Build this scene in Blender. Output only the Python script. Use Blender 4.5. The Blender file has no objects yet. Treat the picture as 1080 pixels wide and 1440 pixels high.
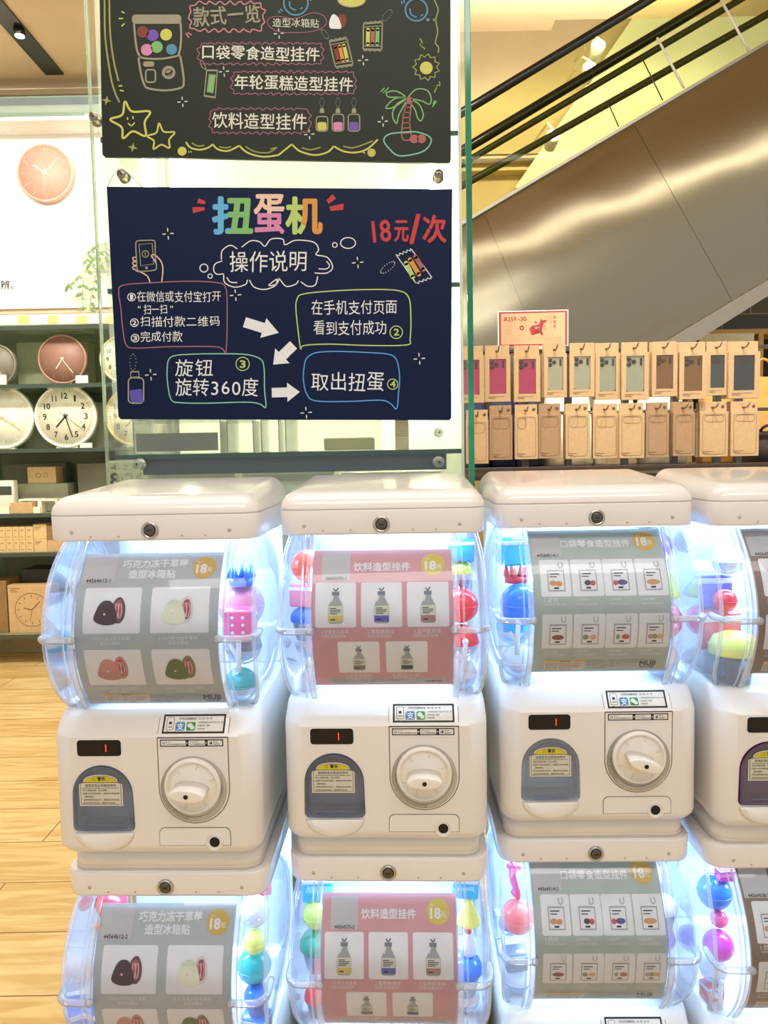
import bpy, bmesh, math, random
from mathutils import Vector, Matrix
random.seed(7)
sc = bpy.context.scene
COL = sc.collection
# ------------------------------------------------------------------ camera
ZC = 1.2
PITCH, ROLL, F = 0.0761384, 0.0190195, 1040.0
cp, sp = math.cos(PITCH), math.sin(PITCH)
cr, sr = math.cos(ROLL), math.sin(ROLL)
fwd = Vector((0, cp, -sp)); upv = Vector((0, sp, cp)); rgt = Vector((1, 0, 0))
r_ = rgt*cr - upv*sr
u_ = rgt*sr + upv*cr
cam = bpy.data.cameras.new('camera'); camo = bpy.data.objects.new('camera', cam); COL.objects.link(camo)
cam.sensor_fit = 'VERTICAL'; cam.sensor_height = 24.0; cam.sensor_width = 18.0; cam.lens = 24.0*F/1440.0
cam.clip_start = 0.05
M = Matrix.Identity(4)
for i in range(3):
    M[i][0] = r_[i]; M[i][1] = u_[i]; M[i][2] = -fwd[i]
M[0][3], M[1][3], M[2][3] = 0, 0, ZC
camo.matrix_world = M
sc.camera = camo

def P(px, py, y):
    """point at world depth y seen at photograph pixel (px, py)"""
    a, b = px-540.0, py-720.0
    X = a*cr - b*sr; Y = a*sr + b*cr
    d = Vector((X, F*cp - Y*sp, -F*sp - Y*cp))
    k = y/d.y
    return Vector((d.x*k, y, ZC + d.z*k))

# ------------------------------------------------------------------ world, lights, exposure
w = bpy.data.worlds.new('world'); sc.world = w; w.use_nodes = True
bg = w.node_tree.nodes['Background']
bg.inputs[0].default_value = (1.0, 0.975, 0.93, 1); bg.inputs[1].default_value = 0.50
sc.view_settings.view_transform = 'Standard'; sc.view_settings.look = 'None'
sc.view_settings.gamma = 1.0; sc.view_settings.use_curve_mapping = False
sc.view_settings.exposure = 0.42
sc.cycles.transparent_max_bounces = 32
sc.cycles.max_bounces = 8
sc.cycles.sample_clamp_indirect = 6.0

def area(name, loc, target, sx, sy, power, col):
    l = bpy.data.lights.new(name, 'AREA'); l.shape = 'RECTANGLE'; l.size = sx; l.size_y = sy
    l.energy = power; l.color = col
    o = bpy.data.objects.new(name, l); COL.objects.link(o)
    o.location = loc
    o.rotation_euler = (Vector(target)-Vector(loc)).to_track_quat('-Z', 'Y').to_euler()
    return o
def spot(name, loc, target, power, deg, col, size=.06):
    l = bpy.data.lights.new(name, 'SPOT'); l.energy = power; l.color = col; l.spot_size = math.radians(deg); l.spot_blend = .5; l.shadow_soft_size = size
    o = bpy.data.objects.new(name, l); COL.objects.link(o); o.location = loc
    o.rotation_euler = (Vector(target)-Vector(loc)).to_track_quat('-Z', 'Y').to_euler()
    return o
WARM = (1.0, 0.965, 0.88)
area('ceiling_light_over_machines', (0.0, 0.95, 3.6), (0.0, 1.2, 0), 2.6, 0.7, 24, (1, .96, .90))
area('ceiling_light_over_shelf', (-2.0, 2.7, 3.6), (-2.1, 4.8, 0.9), 2.6, 0.4, 190, (1, .96, .86))
area('ceiling_light_over_floor', (-1.9, 2.4, 3.7), (-1.9, 2.2, 0), 1.2, 1.2, 150, (1, .96, .84))
area('ceiling_light_front', (0.2, -1.0, 3.4), (0.1, 1.1, 0.8), 3.0, 0.5, 26, (1, .975, .92))
spot('track_spot_rack', (0.7, 1.3, 4.2), (0.75, 2.6, 1.25), 215, 40, WARM)
spot('track_spot_rack_end', (1.5, 1.3, 4.2), (1.4, 2.6, 1.25), 215, 40, WARM)
area('escalator_streak_light', (2.4, 2.6, 4.1), (2.2, 5.0, 2.2), 4.4, 0.06, 14, (1, .965, .88))  # added strip hung in midair to lay the bright streak on the cladding
area('ceiling_light_far', (1.6, 6.3, 5.0), (1.6, 8.6, 3.4), 2.5, 0.6, 125, (1, .93, .74))

# ------------------------------------------------------------------ materials
def lin(c):
    out = []
    for v in c[:3]:
        v /= 255.0
        out.append(v/12.92 if v <= .04045 else ((v+.055)/1.055)**2.4)
    return (*out, 1.0)
MATS = {}
def mat(name, col, rough=.5, metal=0.0, emit=0.0, coat=0.0, var=.04, scale=30.0, spec=.5, bump=0.0, ecol=None):
    if name in MATS: return MATS[name]
    m = bpy.data.materials.new(name); m.use_nodes = True; nt = m.node_tree
    b = nt.nodes['Principled BSDF']
    c = lin(col)
    b.inputs['Roughness'].default_value = rough; b.inputs['Metallic'].default_value = metal
    b.inputs['Specular IOR Level'].default_value = spec
    b.inputs['Coat Weight'].default_value = coat; b.inputs['Coat Roughness'].default_value = .08
    if emit:
        b.inputs['Emission Color'].default_value = lin(ecol or col); b.inputs['Emission Strength'].default_value = emit
    tc = nt.nodes.new('ShaderNodeTexCoord'); n = nt.nodes.new('ShaderNodeTexNoise')
    n.inputs['Scale'].default_value = scale; n.inputs['Detail'].default_value = 3
    nt.links.new(tc.outputs['Object'], n.inputs['Vector'])
    r = nt.nodes.new('ShaderNodeValToRGB')
    r.color_ramp.elements[0].position = .3; r.color_ramp.elements[1].position = .7
    r.color_ramp.elements[0].color = tuple(x*(1-var) for x in c[:3])+(1,)
    r.color_ramp.elements[1].color = tuple(min(1, x*(1+var)) for x in c[:3])+(1,)
    nt.links.new(n.outputs['Fac'], r.inputs['Fac']); nt.links.new(r.outputs['Color'], b.inputs['Base Color'])
    if bump:
        bp = nt.nodes.new('ShaderNodeBump'); bp.inputs['Strength'].default_value = bump; bp.inputs['Distance'].default_value = .01
        nt.links.new(n.outputs['Fac'], bp.inputs['Height']); nt.links.new(bp.outputs['Normal'], b.inputs['Normal'])
    MATS[name] = m
    return m
def clear(name, tint=(255, 255, 255), gloss=.5, edge=.35, edgecol=(215, 230, 255), rough=.03, base=0.02):
    """clear sheet: transmits straight through, reflects and whitens towards grazing angles"""
    if name in MATS: return MATS[name]
    m = bpy.data.materials.new(name); m.use_nodes = True; nt = m.node_tree
    for n in list(nt.nodes): nt.nodes.remove(n)
    out = nt.nodes.new('ShaderNodeOutputMaterial')
    tr = nt.nodes.new('ShaderNodeBsdfTransparent'); tr.inputs[0].default_value = lin(tint)
    gl = nt.nodes.new('ShaderNodeBsdfGlossy'); gl.inputs['Roughness'].default_value = rough
    df = nt.nodes.new('ShaderNodeBsdfPrincipled'); df.inputs['Base Color'].default_value = lin(edgecol)
    df.inputs['Roughness'].default_value = .15
    fr = nt.nodes.new('ShaderNodeFresnel'); fr.inputs[0].default_value = 1.45
    k = nt.nodes.new('ShaderNodeMath'); k.operation = 'MULTIPLY'; k.inputs[1].default_value = gloss
    nt.links.new(fr.outputs[0], k.inputs[0])
    m1 = nt.nodes.new('ShaderNodeMixShader'); m2 = nt.nodes.new('ShaderNodeMixShader')
    lw = nt.nodes.new('ShaderNodeLayerWeight'); lw.inputs[0].default_value = .25
    k2 = nt.nodes.new('ShaderNodeMath'); k2.operation = 'MULTIPLY_ADD'; k2.inputs[1].default_value = edge; k2.inputs[2].default_value = base
    nt.links.new(lw.outputs['Facing'], k2.inputs[0])
    nt.links.new(k2.outputs[0], m1.inputs[0]); nt.links.new(tr.outputs[0], m1.inputs[1]); nt.links.new(df.outputs[0], m1.inputs[2])
    nt.links.new(k.outputs[0], m2.inputs[0]); nt.links.new(m1.outputs[0], m2.inputs[1]); nt.links.new(gl.outputs[0], m2.inputs[2])
    nt.links.new(m2.outputs[0], out.inputs[0])
    MATS[name] = m
    return m

# ------------------------------------------------------------------ mesh building
class MB:
    def __init__(s): s.v = []; s.f = []; s.m = []; s.s = []
    def add(s, vs, fs, mi=0, smooth=False, M=None):
        o = len(s.v)
        for p in vs:
            p = Vector(p)
            s.v.append(M @ p if M is not None else p)
        for f in fs:
            s.f.append([i+o for i in f]); s.m.append(mi); s.s.append(smooth)
        return s
    def box(s, x0, x1, y0, y1, z0, z1, mi=0, bev=0.0, M=None):
        if bev <= 0:
            vs = [(x, y, z) for z in (z0, z1) for y in (y0, y1) for x in (x0, x1)]
            fs = [(0,2,3,1), (4,5,7,6), (0,1,5,4), (2,6,7,3), (0,4,6,2), (1,3,7,5)]
            return s.add(vs, fs, mi, False, M)
        bm = bmesh.new(); bmesh.ops.create_cube(bm, size=1)
        for v in bm.verts:
            v.co = Vector(((x0+x1)/2+v.co.x*(x1-x0), (y0+y1)/2+v.co.y*(y1-y0), (z0+z1)/2+v.co.z*(z1-z0)))
        bmesh.ops.bevel(bm, geom=list(bm.edges), offset=bev, segments=3, affect='EDGES', profile=.5)
        bm.verts.index_update()
        s.add([v.co.copy() for v in bm.verts], [[v.index for v in f.verts] for f in bm.faces], mi, bev > .003, M)
        bm.free(); return s
    def loft(s, rings, mi=0, smooth=True, caps=(True, True), M=None, closed=True):
        n = len(rings[0]); vs = [p for r in rings for p in r]; fs = []
        for k in range(len(rings)-1):
            for i in range(n if closed else n-1):
                j = (i+1) % n
                fs.append((k*n+i, k*n+j, (k+1)*n+j, (k+1)*n+i))
        if caps[0]: fs.append(tuple(range(n))[::-1])
        if caps[1]: fs.append(tuple((len(rings)-1)*n+i for i in range(n)))
        return s.add(vs, fs, mi, smooth, M)
    def prism(s, pts, y0, y1, mi=0, M=None, smooth=False):
        """outline in x,z extruded from y0 to y1"""
        return s.loft([[(x, y0, z) for x, z in pts], [(x, y1, z) for x, z in pts]], mi, smooth, (True, True), M)
    def tube(s, pts, r, n=8, mi=0, closed=False, M=None, flat=1.0):
        pts = [Vector(p) for p in pts]; rings = []; N = len(pts); prev = None
        for i, p in enumerate(pts):
            if closed: t = pts[(i+1) % N]-pts[i-1]
            else: t = pts[min(i+1, N-1)]-pts[max(i-1, 0)]
            t.normalize()
            if prev is None:
                a = Vector((0, 0, 1)) if abs(t.z) < .9 else Vector((1, 0, 0))
                nn = (a - t*a.dot(t)).normalized()
            else: nn = (prev - t*prev.dot(t)).normalized()
            prev = nn; b = t.cross(nn)
            rr = r[i] if isinstance(r, (list, tuple)) else r
            rings.append([p+nn*math.cos(2*math.pi*k/n)*rr+b*math.sin(2*math.pi*k/n)*rr*flat for k in range(n)])
        if closed: rings.append(rings[0])
        return s.loft(rings, mi, True, (not closed, not closed), M)
    def lathe(s, prof, n=24, mi=0, M=None, smooth=True):
        """profile of (radius, height) around local z"""
        rings = [[(r*math.cos(2*math.pi*k/n), r*math.sin(2*math.pi*k/n), z) for k in range(n)] for r, z in prof]
        return s.loft(rings, mi, smooth, (True, True), M)
    def sphere(s, c, r, mi=0, n=20, a0=-90, a1=90, sx=1, sy=1, sz=1):
        c = Vector(c); st = 10
        prof = [(max(1e-5, math.cos(math.radians(a0+(a1-a0)*k/st))), math.sin(math.radians(a0+(a1-a0)*k/st))) for k in range(st+1)]
        return s.lathe(prof, n, mi, Matrix.Translation(c) @ Matrix.Diagonal((r*sx, r*sy, r*sz, 1)))
    def mesh(s, name, mats, recalc=True):
        me = bpy.data.meshes.new(name)
        me.from_pydata([tuple(p) for p in s.v], [], s.f)
        for m in mats: me.materials.append(m)
        me.polygons.foreach_set('material_index', s.m); me.polygons.foreach_set('use_smooth', s.s)
        if recalc:
            bm = bmesh.new(); bm.from_mesh(me); bmesh.ops.recalc_face_normals(bm, faces=bm.faces); bm.to_mesh(me); bm.free()
        me.update()
        return me
    def build(s, name, mats, parent=None, loc=(0, 0, 0), rotz=0.0, recalc=True):
        if not isinstance(mats, (list, tuple)): mats = [mats]
        return link(name, s.mesh(name, mats, recalc), parent, loc, rotz)
def link(name, me, parent=None, loc=(0, 0, 0), rotz=0.0):
    o = bpy.data.objects.new(name, me); COL.objects.link(o)
    o.location = loc; o.rotation_euler = (0, 0, rotz)
    if parent is not None: o.parent = parent
    return o
def thing(name, label, cat, loc=(0, 0, 0), rotz=0.0, group=None):
    o = bpy.data.objects.new(name, None); COL.objects.link(o); o.empty_display_size = .05
    o.location = loc; o.rotation_euler = (0, 0, rotz)
    return tag(o, label, cat, group)
def tag(o, label, cat, group=None):
    o['label'] = label; o['category'] = cat
    if group: o['group'] = group
    return o
def struct(o):
    o['kind'] = 'structure'; return o
def rrect(x0, z0, x1, z1, r, n=6):
    pts = []
    for cx, cz, a in ((x1-r, z1-r, 0), (x0+r, z1-r, 90), (x0+r, z0+r, 180), (x1-r, z0+r, 270)):
        for k in range(n+1):
            t = math.radians(a+90*k/n); pts.append((cx+r*math.cos(t), cz+r*math.sin(t)))
    return pts
def smooth_pts(pts, closed=False, k=6):
    n = len(pts); out = []
    rng = range(n if closed else n-1)
    g = (lambda i: pts[i % n]) if closed else (lambda i: pts[max(0, min(n-1, i))])
    for i in rng:
        a, b, c, d = g(i-1), g(i), g(i+1), g(i+2)
        for q in range(k):
            t = q/k
            out.append(tuple(.5*((2*b[j])+(-a[j]+c[j])*t+(2*a[j]-5*b[j]+4*c[j]-d[j])*t*t+(-a[j]+3*b[j]-3*c[j]+d[j])*t**3) for j in range(len(b))))
    if not closed: out.append(tuple(pts[-1]))
    return out

# ------------------------------------------------------------------ lettering and flat artwork
_G = {}
def glyphs(txt):
    """outline-font characters as flat faces"""
    key = txt
    if key in _G: return _G[key]
    c = bpy.data.curves.new('lettering', 'FONT'); c.body = txt; c.size = 1.0
    c.resolution_u = 3
    o = bpy.data.objects.new('lettering', c); COL.objects.link(o)
    bpy.context.view_layer.update()
    me = bpy.data.meshes.new_from_object(o.evaluated_get(bpy.context.evaluated_depsgraph_get()))
    vs = [(v.co.x, v.co.y) for v in me.vertices]; fs = [list(p.vertices) for p in me.polygons]
    bpy.data.objects.remove(o); bpy.data.curves.remove(c); bpy.data.meshes.remove(me)
    if not vs: vs = [(0, 0), (.01, 0), (0, .01)]; fs = [[0, 1, 2]]
    _G[key] = (vs, fs); return _G[key]
class Flat:
    """flat artwork in u (right), v (down); a mapping puts it on a surface"""
    def __init__(s): s.items = []
    def poly(s, pts, mi, lay=1): s.items.append((list(pts), [list(range(len(pts)))], mi, lay)); return s
    def rect(s, u0, v0, u1, v1, mi, lay=1, r=0):
        return s.poly(rrect(u0, v0, u1, v1, r, 4) if r else [(u0, v0), (u1, v0), (u1, v1), (u0, v1)], mi, lay)
    def disc(s, u, v, r, mi, lay=1, n=24, ry=None, rot=0):
        ry = r if ry is None else ry; c, q = math.cos(rot), math.sin(rot)
        return s.poly([(u+r*math.cos(2*math.pi*k/n)*c-ry*math.sin(2*math.pi*k/n)*q, v+r*math.cos(2*math.pi*k/n)*q+ry*math.sin(2*math.pi*k/n)*c) for k in range(n)], mi, lay)
    def stroke(s, pts, wd, mi, lay=1, closed=False, sm=True):
        if sm and len(pts) > 2: pts = smooth_pts(pts, closed)
        n = len(pts); L = []; R = []
        for i in range(n):
            a = pts[i-1] if (closed or i > 0) else pts[i]; b = pts[(i+1) % n] if (closed or i < n-1) else pts[i]
            tx, ty = b[0]-a[0], b[1]-a[1]; l = math.hypot(tx, ty) or 1
            nx, ny = -ty/l*wd/2, tx/l*wd/2
            L.append((pts[i][0]+nx, pts[i][1]+ny)); R.append((pts[i][0]-nx, pts[i][1]-ny))
        fs = [[i, (i+1) % n, n+(i+1) % n, n+i] for i in range(n if closed else n-1)]
        s.items.append((L+R, fs, mi, lay)); return s
    def ring(s, u, v, r, wd, mi, lay=1, ry=None):
        ry = r if ry is None else ry
        return s.stroke([(u+r*math.cos(2*math.pi*k/28), v+ry*math.sin(2*math.pi*k/28)) for k in range(28)], wd, mi, lay, True, False)
    def text(s, txt, u0, u1, vc, mi, lay=3, bold=0.0, h=None, rot=0.0):
        if bold > 0:                               # heavier weight: the line drawn again a hair to every side
            g0, _ = glyphs(txt); wx = max(p[0] for p in g0)-min(p[0] for p in g0); d = bold*(u1-u0)/wx
            for k in range(8): s.text(txt, u0+d*math.cos(math.pi*k/4), u1+d*math.cos(math.pi*k/4), vc+d*math.sin(math.pi*k/4), mi, lay+.07*k, 0, h, rot)
            return s
        vs, fs = glyphs(txt)
        x0 = min(p[0] for p in vs); x1 = max(p[0] for p in vs); y0 = min(p[1] for p in vs); y1 = max(p[1] for p in vs)
        k = (u1-u0)/max(1e-6, x1-x0); ky = k if h is None else h/max(1e-6, y1-y0)
        cx, cy = (x0+x1)/2, (y0+y1)/2; uc = (u0+u1)/2
        c, q = math.cos(rot), math.sin(rot)
        f = mi if callable(mi) else None
        out = []
        for x, y in vs:
            a, b = (x-cx)*k, -(y-cy)*ky
            out.append((uc+a*c-b*q, vc+a*q+b*c))
        if f is None: s.items.append((out, fs, mi, lay))
        else:
            byc = {}
            for fc in fs:
                mx = sum(vs[i][0] for i in fc)/len(fc); my = sum(vs[i][1] for i in fc)/len(fc)
                byc.setdefault(f((mx-x0)/(x1-x0), (my-y0)/(y1-y0)), []).append(fc)
            for m_, ff in byc.items(): s.items.append((out, ff, m_, lay))
        return s
    def hand(s, txt, u0, u1, vc, h, mi, lay=3, bold=0.012, tilt=0.0):
        """hand lettering: every character set on its own with a little unevenness"""
        adv = [.62 if ord(ch) < 256 else 1.0 for ch in txt]; tot = sum(adv); x = u0
        for ch, a in zip(txt, adv):
            wd = (u1-u0)*a/tot
            if ch != ' ':
                vs, fs = glyphs(ch)
                xs = [p[0] for p in vs]; ys = [p[1] for p in vs]
                sx, sy = max(xs)-min(xs), max(ys)-min(ys)
                k = h/.92*(1+random.uniform(-.05, .05)); kx = k*min(1.0, wd/(k*1.0)) if ord(ch) > 255 else k
                if ord(ch) > 255: cxg, cyg = .5*(min(xs)+max(xs)), .5*(min(ys)+max(ys)) if ch not in '一二“”' else .36
                else: cxg, cyg = .5*(min(xs)+max(xs)), .36
                r = random.uniform(-.05, .05)+tilt; c, q = math.cos(r), math.sin(r)
                uc = x+wd/2; v0 = vc+(uc-(u0+u1)/2)*math.tan(tilt)+random.uniform(-.03, .03)*h
                out = [(uc+(px-cxg)*kx*c+(py-cyg)*k*q, v0+(px-cxg)*kx*q-(py-cyg)*k*c) for px, py in vs]
                s.items.append((out, fs, mi, lay))
                if bold > 0:
                    for j in range(1, 5):
                        dx, dy = bold*h*math.cos(math.pi*j/2+.4), bold*h*math.sin(math.pi*j/2+.4); s.items.append(([(a_+dx, b_+dy) for a_, b_ in out], fs, mi, lay+.07*j))
            x += wd
        return s
    def mesh(s, name, mats, mp, cuts=None):
        bm = bmesh.new()
        for vs, fs, mi, lay in s.items:
            bv = [bm.verts.new((a, b, lay)) for a, b in vs]
            for f in fs:
                try: fc = bm.faces.new([bv[i] for i in f])
                except ValueError: continue
                fc.material_index = mi
        if cuts:
            v0, v1, n = cuts
            for k in range(1, n):
                bmesh.ops.bisect_plane(bm, geom=list(bm.verts)+list(bm.edges)+list(bm.faces), plane_co=(0, v0+(v1-v0)*k/n, 0), plane_no=(0, 1, 0))
        bmesh.ops.triangulate(bm, faces=[f for f in bm.faces if len(f.verts) > 4])
        for v in bm.verts: v.co = mp(v.co.x, v.co.y, v.co.z)
        me = bpy.data.meshes.new(name); bm.to_mesh(me); bm.free()
        for m in mats: me.materials.append(m)
        return me

# ------------------------------------------------------------------ room
def onz(px, py, z):
    d = P(px, py, 1.0)-Vector((0, 0, ZC)); k = (z-ZC)/d.z
    return Vector((d.x*k, d.y*k, z))
WALL_Y = 4.85; SHELF_Y = 4.30; ESC_Y = 5.0
CEIL = P(60, 124, WALL_Y).z
def floor_mat():
    m = bpy.data.materials.new('oak_floor'); m.use_nodes = True; nt = m.node_tree; b = nt.nodes['Principled BSDF']
    tc = nt.nodes.new('ShaderNodeTexCoord')
    br = nt.nodes.new('ShaderNodeTexBrick')
    br.inputs['Color1'].default_value = lin((238, 211, 154)); br.inputs['Color2'].default_value = lin((228, 196, 132))
    br.inputs['Mortar'].default_value = lin((140, 104, 60)); br.inputs['Scale'].default_value = 1.0
    br.inputs['Mortar Size'].default_value = .0022; br.inputs['Brick Width'].default_value = 1.55; br.inputs['Row Height'].default_value = .226
    br.offset = .37
    mp0 = nt.nodes.new('ShaderNodeMapping'); mp0.inputs['Location'].default_value = (.53, .0, 0)
    nt.links.new(tc.outputs['Object'], mp0.inputs['Vector']); nt.links.new(mp0.outputs[0], br.inputs['Vector'])
    mp = nt.nodes.new('ShaderNodeMapping'); mp.inputs['Scale'].default_value = (1.6, 14, 1)
    nt.links.new(tc.outputs['Object'], mp.inputs['Vector'])
    n = nt.nodes.new('ShaderNodeTexNoise'); n.inputs['Scale'].default_value = 2.2; n.inputs['Detail'].default_value = 8; n.inputs['Distortion'].default_value = 1.2
    nt.links.new(mp.outputs[0], n.inputs['Vector'])
    rp = nt.nodes.new('ShaderNodeValToRGB'); rp.color_ramp.elements[0].position = .38; rp.color_ramp.elements[0].color = lin((226, 206, 170)); rp.color_ramp.elements[1].position = .6; rp.color_ramp.elements[1].color = (1, 1, 1, 1)
    nt.links.new(n.outputs['Fac'], rp.inputs['Fac'])
    mx = nt.nodes.new('ShaderNodeMix'); mx.data_type = 'RGBA'; mx.blend_type = 'MULTIPLY'; mx.inputs[0].default_value = .75
    nt.links.new(br.outputs['Color'], mx.inputs[6]); nt.links.new(rp.outputs[0], mx.inputs[7])
    nt.links.new(mx.outputs[2], b.inputs['Base Color']); b.inputs['Roughness'].default_value = .38
    return m
struct(MB().box(-5, 5, -1.5, 9, -.1, 0).build('floor', floor_mat()))
TAN = mat('tan_paint', (216, 192, 152), .8, scale=4)
CREAM = mat('cream_paint', (250, 244, 228), .7, scale=4, var=.01)
W_X1 = P(250, 300, WALL_Y).x
struct(MB().box(-5, W_X1, WALL_Y, WALL_Y+.1, 0, CEIL+.4).build('wall_back', CREAM))
HI_Y = 7.0; HIGH = P(760, 43, HI_Y).z
c = MB()
c.box(-5, W_X1, -1.5, WALL_Y, CEIL, CEIL+.12)
struct(c.build('ceiling', TAN))
c = MB(); xn = P(775, 27, HI_Y).x
c.box(W_X1, xn, -1.5, HI_Y, HIGH, HIGH+.12); c.box(xn, 9, -1.5, onz(840, 27, HIGH).y, HIGH, HIGH+.12)
struct(c.build('ceiling_right', TAN))
struct(MB().box(W_X1-.05, W_X1, -1.5, WALL_Y+.1, CEIL+.12, HIGH).build('trim_0', TAN))
FAR_Y = 8.6
struct(MB().box(-1.2, 9, FAR_Y, FAR_Y+.1, 0, 8).build('wall_far', mat('far_tan', (204, 178, 130), .85, scale=3)))
# pale sloping slab face in front of the far wall, and its mouldings
pts = [P(935, -40, 8.3), P(724, 264, 8.3), P(1200, 264, 8.3), P(1200, -40, 8.3)]
struct(MB().prism([(p.x, p.z) for p in pts], 8.3, 8.5).build('trim_1', mat('pale_slab', (240, 236, 190), .7, scale=3)))
t = MB()
for py, hh in ((214, 5), (222, 3), (238, 4)):
    a = P(640, py, 8.45); b = P(800, py, 8.45)
    t.box(a.x, b.x, 8.42, 8.6, a.z-hh*.008, a.z)
struct(t.build('trim_2', mat('tan_trim', (196, 176, 120), .7)))
# left wall valance: brown edge line, glass band and white lip under the ceiling
def band(name, y0, y1, depth, th, m, x0=-60, x1=330):
    a = P(60, y0, depth); b = P(60, y1, depth)
    return MB().box(P(x0, y0, depth).x, P(x1, y0, depth).x, depth, depth+th, b.z, a.z).build(name, m)
struct(band('trim_3', 125, 133, 4.72, .13, mat('bronze', (120, 100, 66), .5)))
struct(band('trim_4', 135, 164, 4.66, .02, clear('glass_band', (222, 232, 212), .9, .3, base=.15)))
struct(band('trim_5', 164, 169, 4.62, .23, mat('white_lip', (255, 252, 244), .5)))
struct(band('trim_6', 430, 441, 4.84, .01, mat('peach_stripe', (236, 196, 164), .7)))
# recessed black track slot with two spots in the ceiling at the left
e0 = onz(77, 103, CEIL)
sl = thing('track_light', 'black recessed ceiling track with small bright spots above the clock wall', 'track light', (e0.x, e0.y-1.2, CEIL-.012))
MB().box(-.055, .055, -1.6, 1.2, 0, .012, bev=.002).build('track', mat('black_track', (22, 20, 14), .3), sl)
for yy, tl in ((.72, .2), (.50, -.1)):
    p = MB().lathe([(.001, -.03), (.028, -.03), (.03, -.028), (.03, 0), (.001, 0)], 16)
    sp_ = p.build('spot', mat('black_track', (22, 20, 14), .3), sl, (.02 if tl > 0 else -.015, yy, 0))
    MB().lathe([(.001, -.003), (.024, -.003), (.024, 0), (.001, 0)], 16).build('lamp_face', mat('lamp_face', (255, 244, 220), .4, emit=14), sp_, (0, 0, -.031))

# ------------------------------------------------------------------ capsule machines
ZB = .4985                                   # local height of the keyhole above the unit's foot
PLAST = mat('white_plastic', (238, 232, 228), .22, coat=.5, var=.012, scale=12)
PLAST2 = mat('white_plastic_satin', (234, 228, 222), .30, coat=.35, var=.012, scale=12)
WHITE_IN = mat('globe_back_white', (244, 248, 252), .5, var=.01)
LED = mat('led_white', (214, 236, 255), .4, emit=68.0, ecol=(168, 214, 255))
GLOBE = clear('globe_clear', (254, 254, 255), .5, .26, (214, 228, 252), base=.008)
RIB = clear('globe_rib', (254, 254, 255), .5, .4, (244, 248, 255), base=.18)
CLASP = clear('clasp_clear', (250, 252, 255), .9, .35, (246, 249, 255), base=.22)
CHROME = mat('chrome', (190, 188, 184), .16, 1.0)
DARKM = mat('dark_metal', (46, 42, 40), .35, .7)
BLACK = mat('black_gloss', (8, 8, 12), .15)
GREYL = mat('grey_line', (92, 82, 72), .6)
FROST = mat('frosted_white', (238, 230, 220), .18, coat=.6)

def ring3(hw, yf, yb, r, z, n=6):
    return [(x, y, z+ZB) for x, y in rrect(-hw, yf, hw, yb, r, n)]
def globe_prof(t):                            # t 0 at the top .. 1 at the foot
    z = -.0145-.2475*t
    yf = .03*(1-t)+.012*t-.232*t*(1-t)
    yb = .13+.38*t*(1-t)
    hw = .1465-.010*(2*t-1)**4
    if t > .93: hw -= .010*((t-.93)/.07)**2
    return hw, yf, yb, z
def mesh_lid(flat):
    m = MB()
    m.loft([ring3(.1475, .002, .288, .026, -.0145), ring3(.1492, .0008, .289, .027, -.011), ring3(.150, 0, .29, .028, .0195), ring3(.1495, .0005, .2895, .028, .0215)])
    m.loft([ring3(.1480, .002, .288, .026, .0205), ring3(.1480, .002, .288, .026, .0235)], smooth=False)
    if flat: return m.mesh('lid', [PLAST])
    rings = []; R = .026
    for t, shrink in ((0, 1), (.0008, 1), (.003, 1), (.006, 1), (.010, 1), (.015, 1), (.020, 1), (.026, 1), (.026, .85), (.026, .65), (.026, .45), (.026, .25), (.026, .08)):
        hw = .150-t; yf = 0+t; yb = .29-t; r = max(.001, .028-t*.9 if t < .028 else .0025+.02*t)
        e = math.sqrt(max(0, 1-(1-min(t/R, 1))**2))
        ring = []
        for x, y in rrect(-hw, yf, hw, yb, r, 6):
            x *= shrink; y = .145+(y-.145)*shrink
            H = .022+.020*math.sin(min(1, max(0, y/.26))*math.pi/2)
            ring.append((x, y, .0235+e*H+ZB))
        rings.append(ring)
    m.loft([[(x, y, .0228+ZB) for x, y, z in rings[0]]]+rings)
    return m.mesh('lid', [PLAST])
def mesh_globe():
    m = MB(); N = 26
    rings = []; inner = []
    for k in range(N+1):
        hw, yf, yb, z = globe_prof(k/N)
        rings.append(ring3(hw, yf, yb, .016, z, 5))
    m.loft(rings, caps=(False, False))
    for k in range(N+1):
        hw, yf, yb, z = globe_prof(k/N)
        inner.append(ring3(hw-.0025, yf+.0025, yb-.0025, .014, z, 5))
    m.loft(inner, caps=(False, False))
    return m.mesh('globe', [GLOBE])
def mesh_globe_rib(x):
    m = MB(); rings = []
    for k in range(27):
        hw, yf, yb, z = globe_prof(k/26); y = yf-.0015; z += ZB
        rings.append([(x-.0045, y+.001, z), (x-.0035, y-.0025, z), (x-.001, y-.003, z), (x+.001, y-.003, z), (x+.0035, y-.0025, z), (x+.0045, y+.001, z)])
    m.loft(rings)
    s = 1 if x > 0 else -1                                   # second, slimmer line beside the first
    rings = []
    for k in range(27):
        hw, yf, yb, z = globe_prof(k/26); y = yf-.0012; z += ZB; xx = x+s*.010
        rings.append([(xx-.0014, y+.001, z), (xx-.001, y-.0015, z), (xx+.001, y-.0015, z), (xx+.0014, y+.001, z)])
    m.loft(rings)
    return m.mesh('globe_rib', [RIB])
def mesh_globe_rim(s):
    m = MB(); pts = []
    for k in range(25):
        hw, yf, yb, z = globe_prof(k/24); pts.append((s*(hw+.0005), yf+.012, z+ZB))
    back = []
    for k in range(25):
        hw, yf, yb, z = globe_prof(k/24); back.append((s*(hw+.0005), yb-.012, z+ZB))
    m.tube(pts+back[::-1], .0028, 8, closed=True)
    return m.mesh('globe_rim', [RIB])
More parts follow.
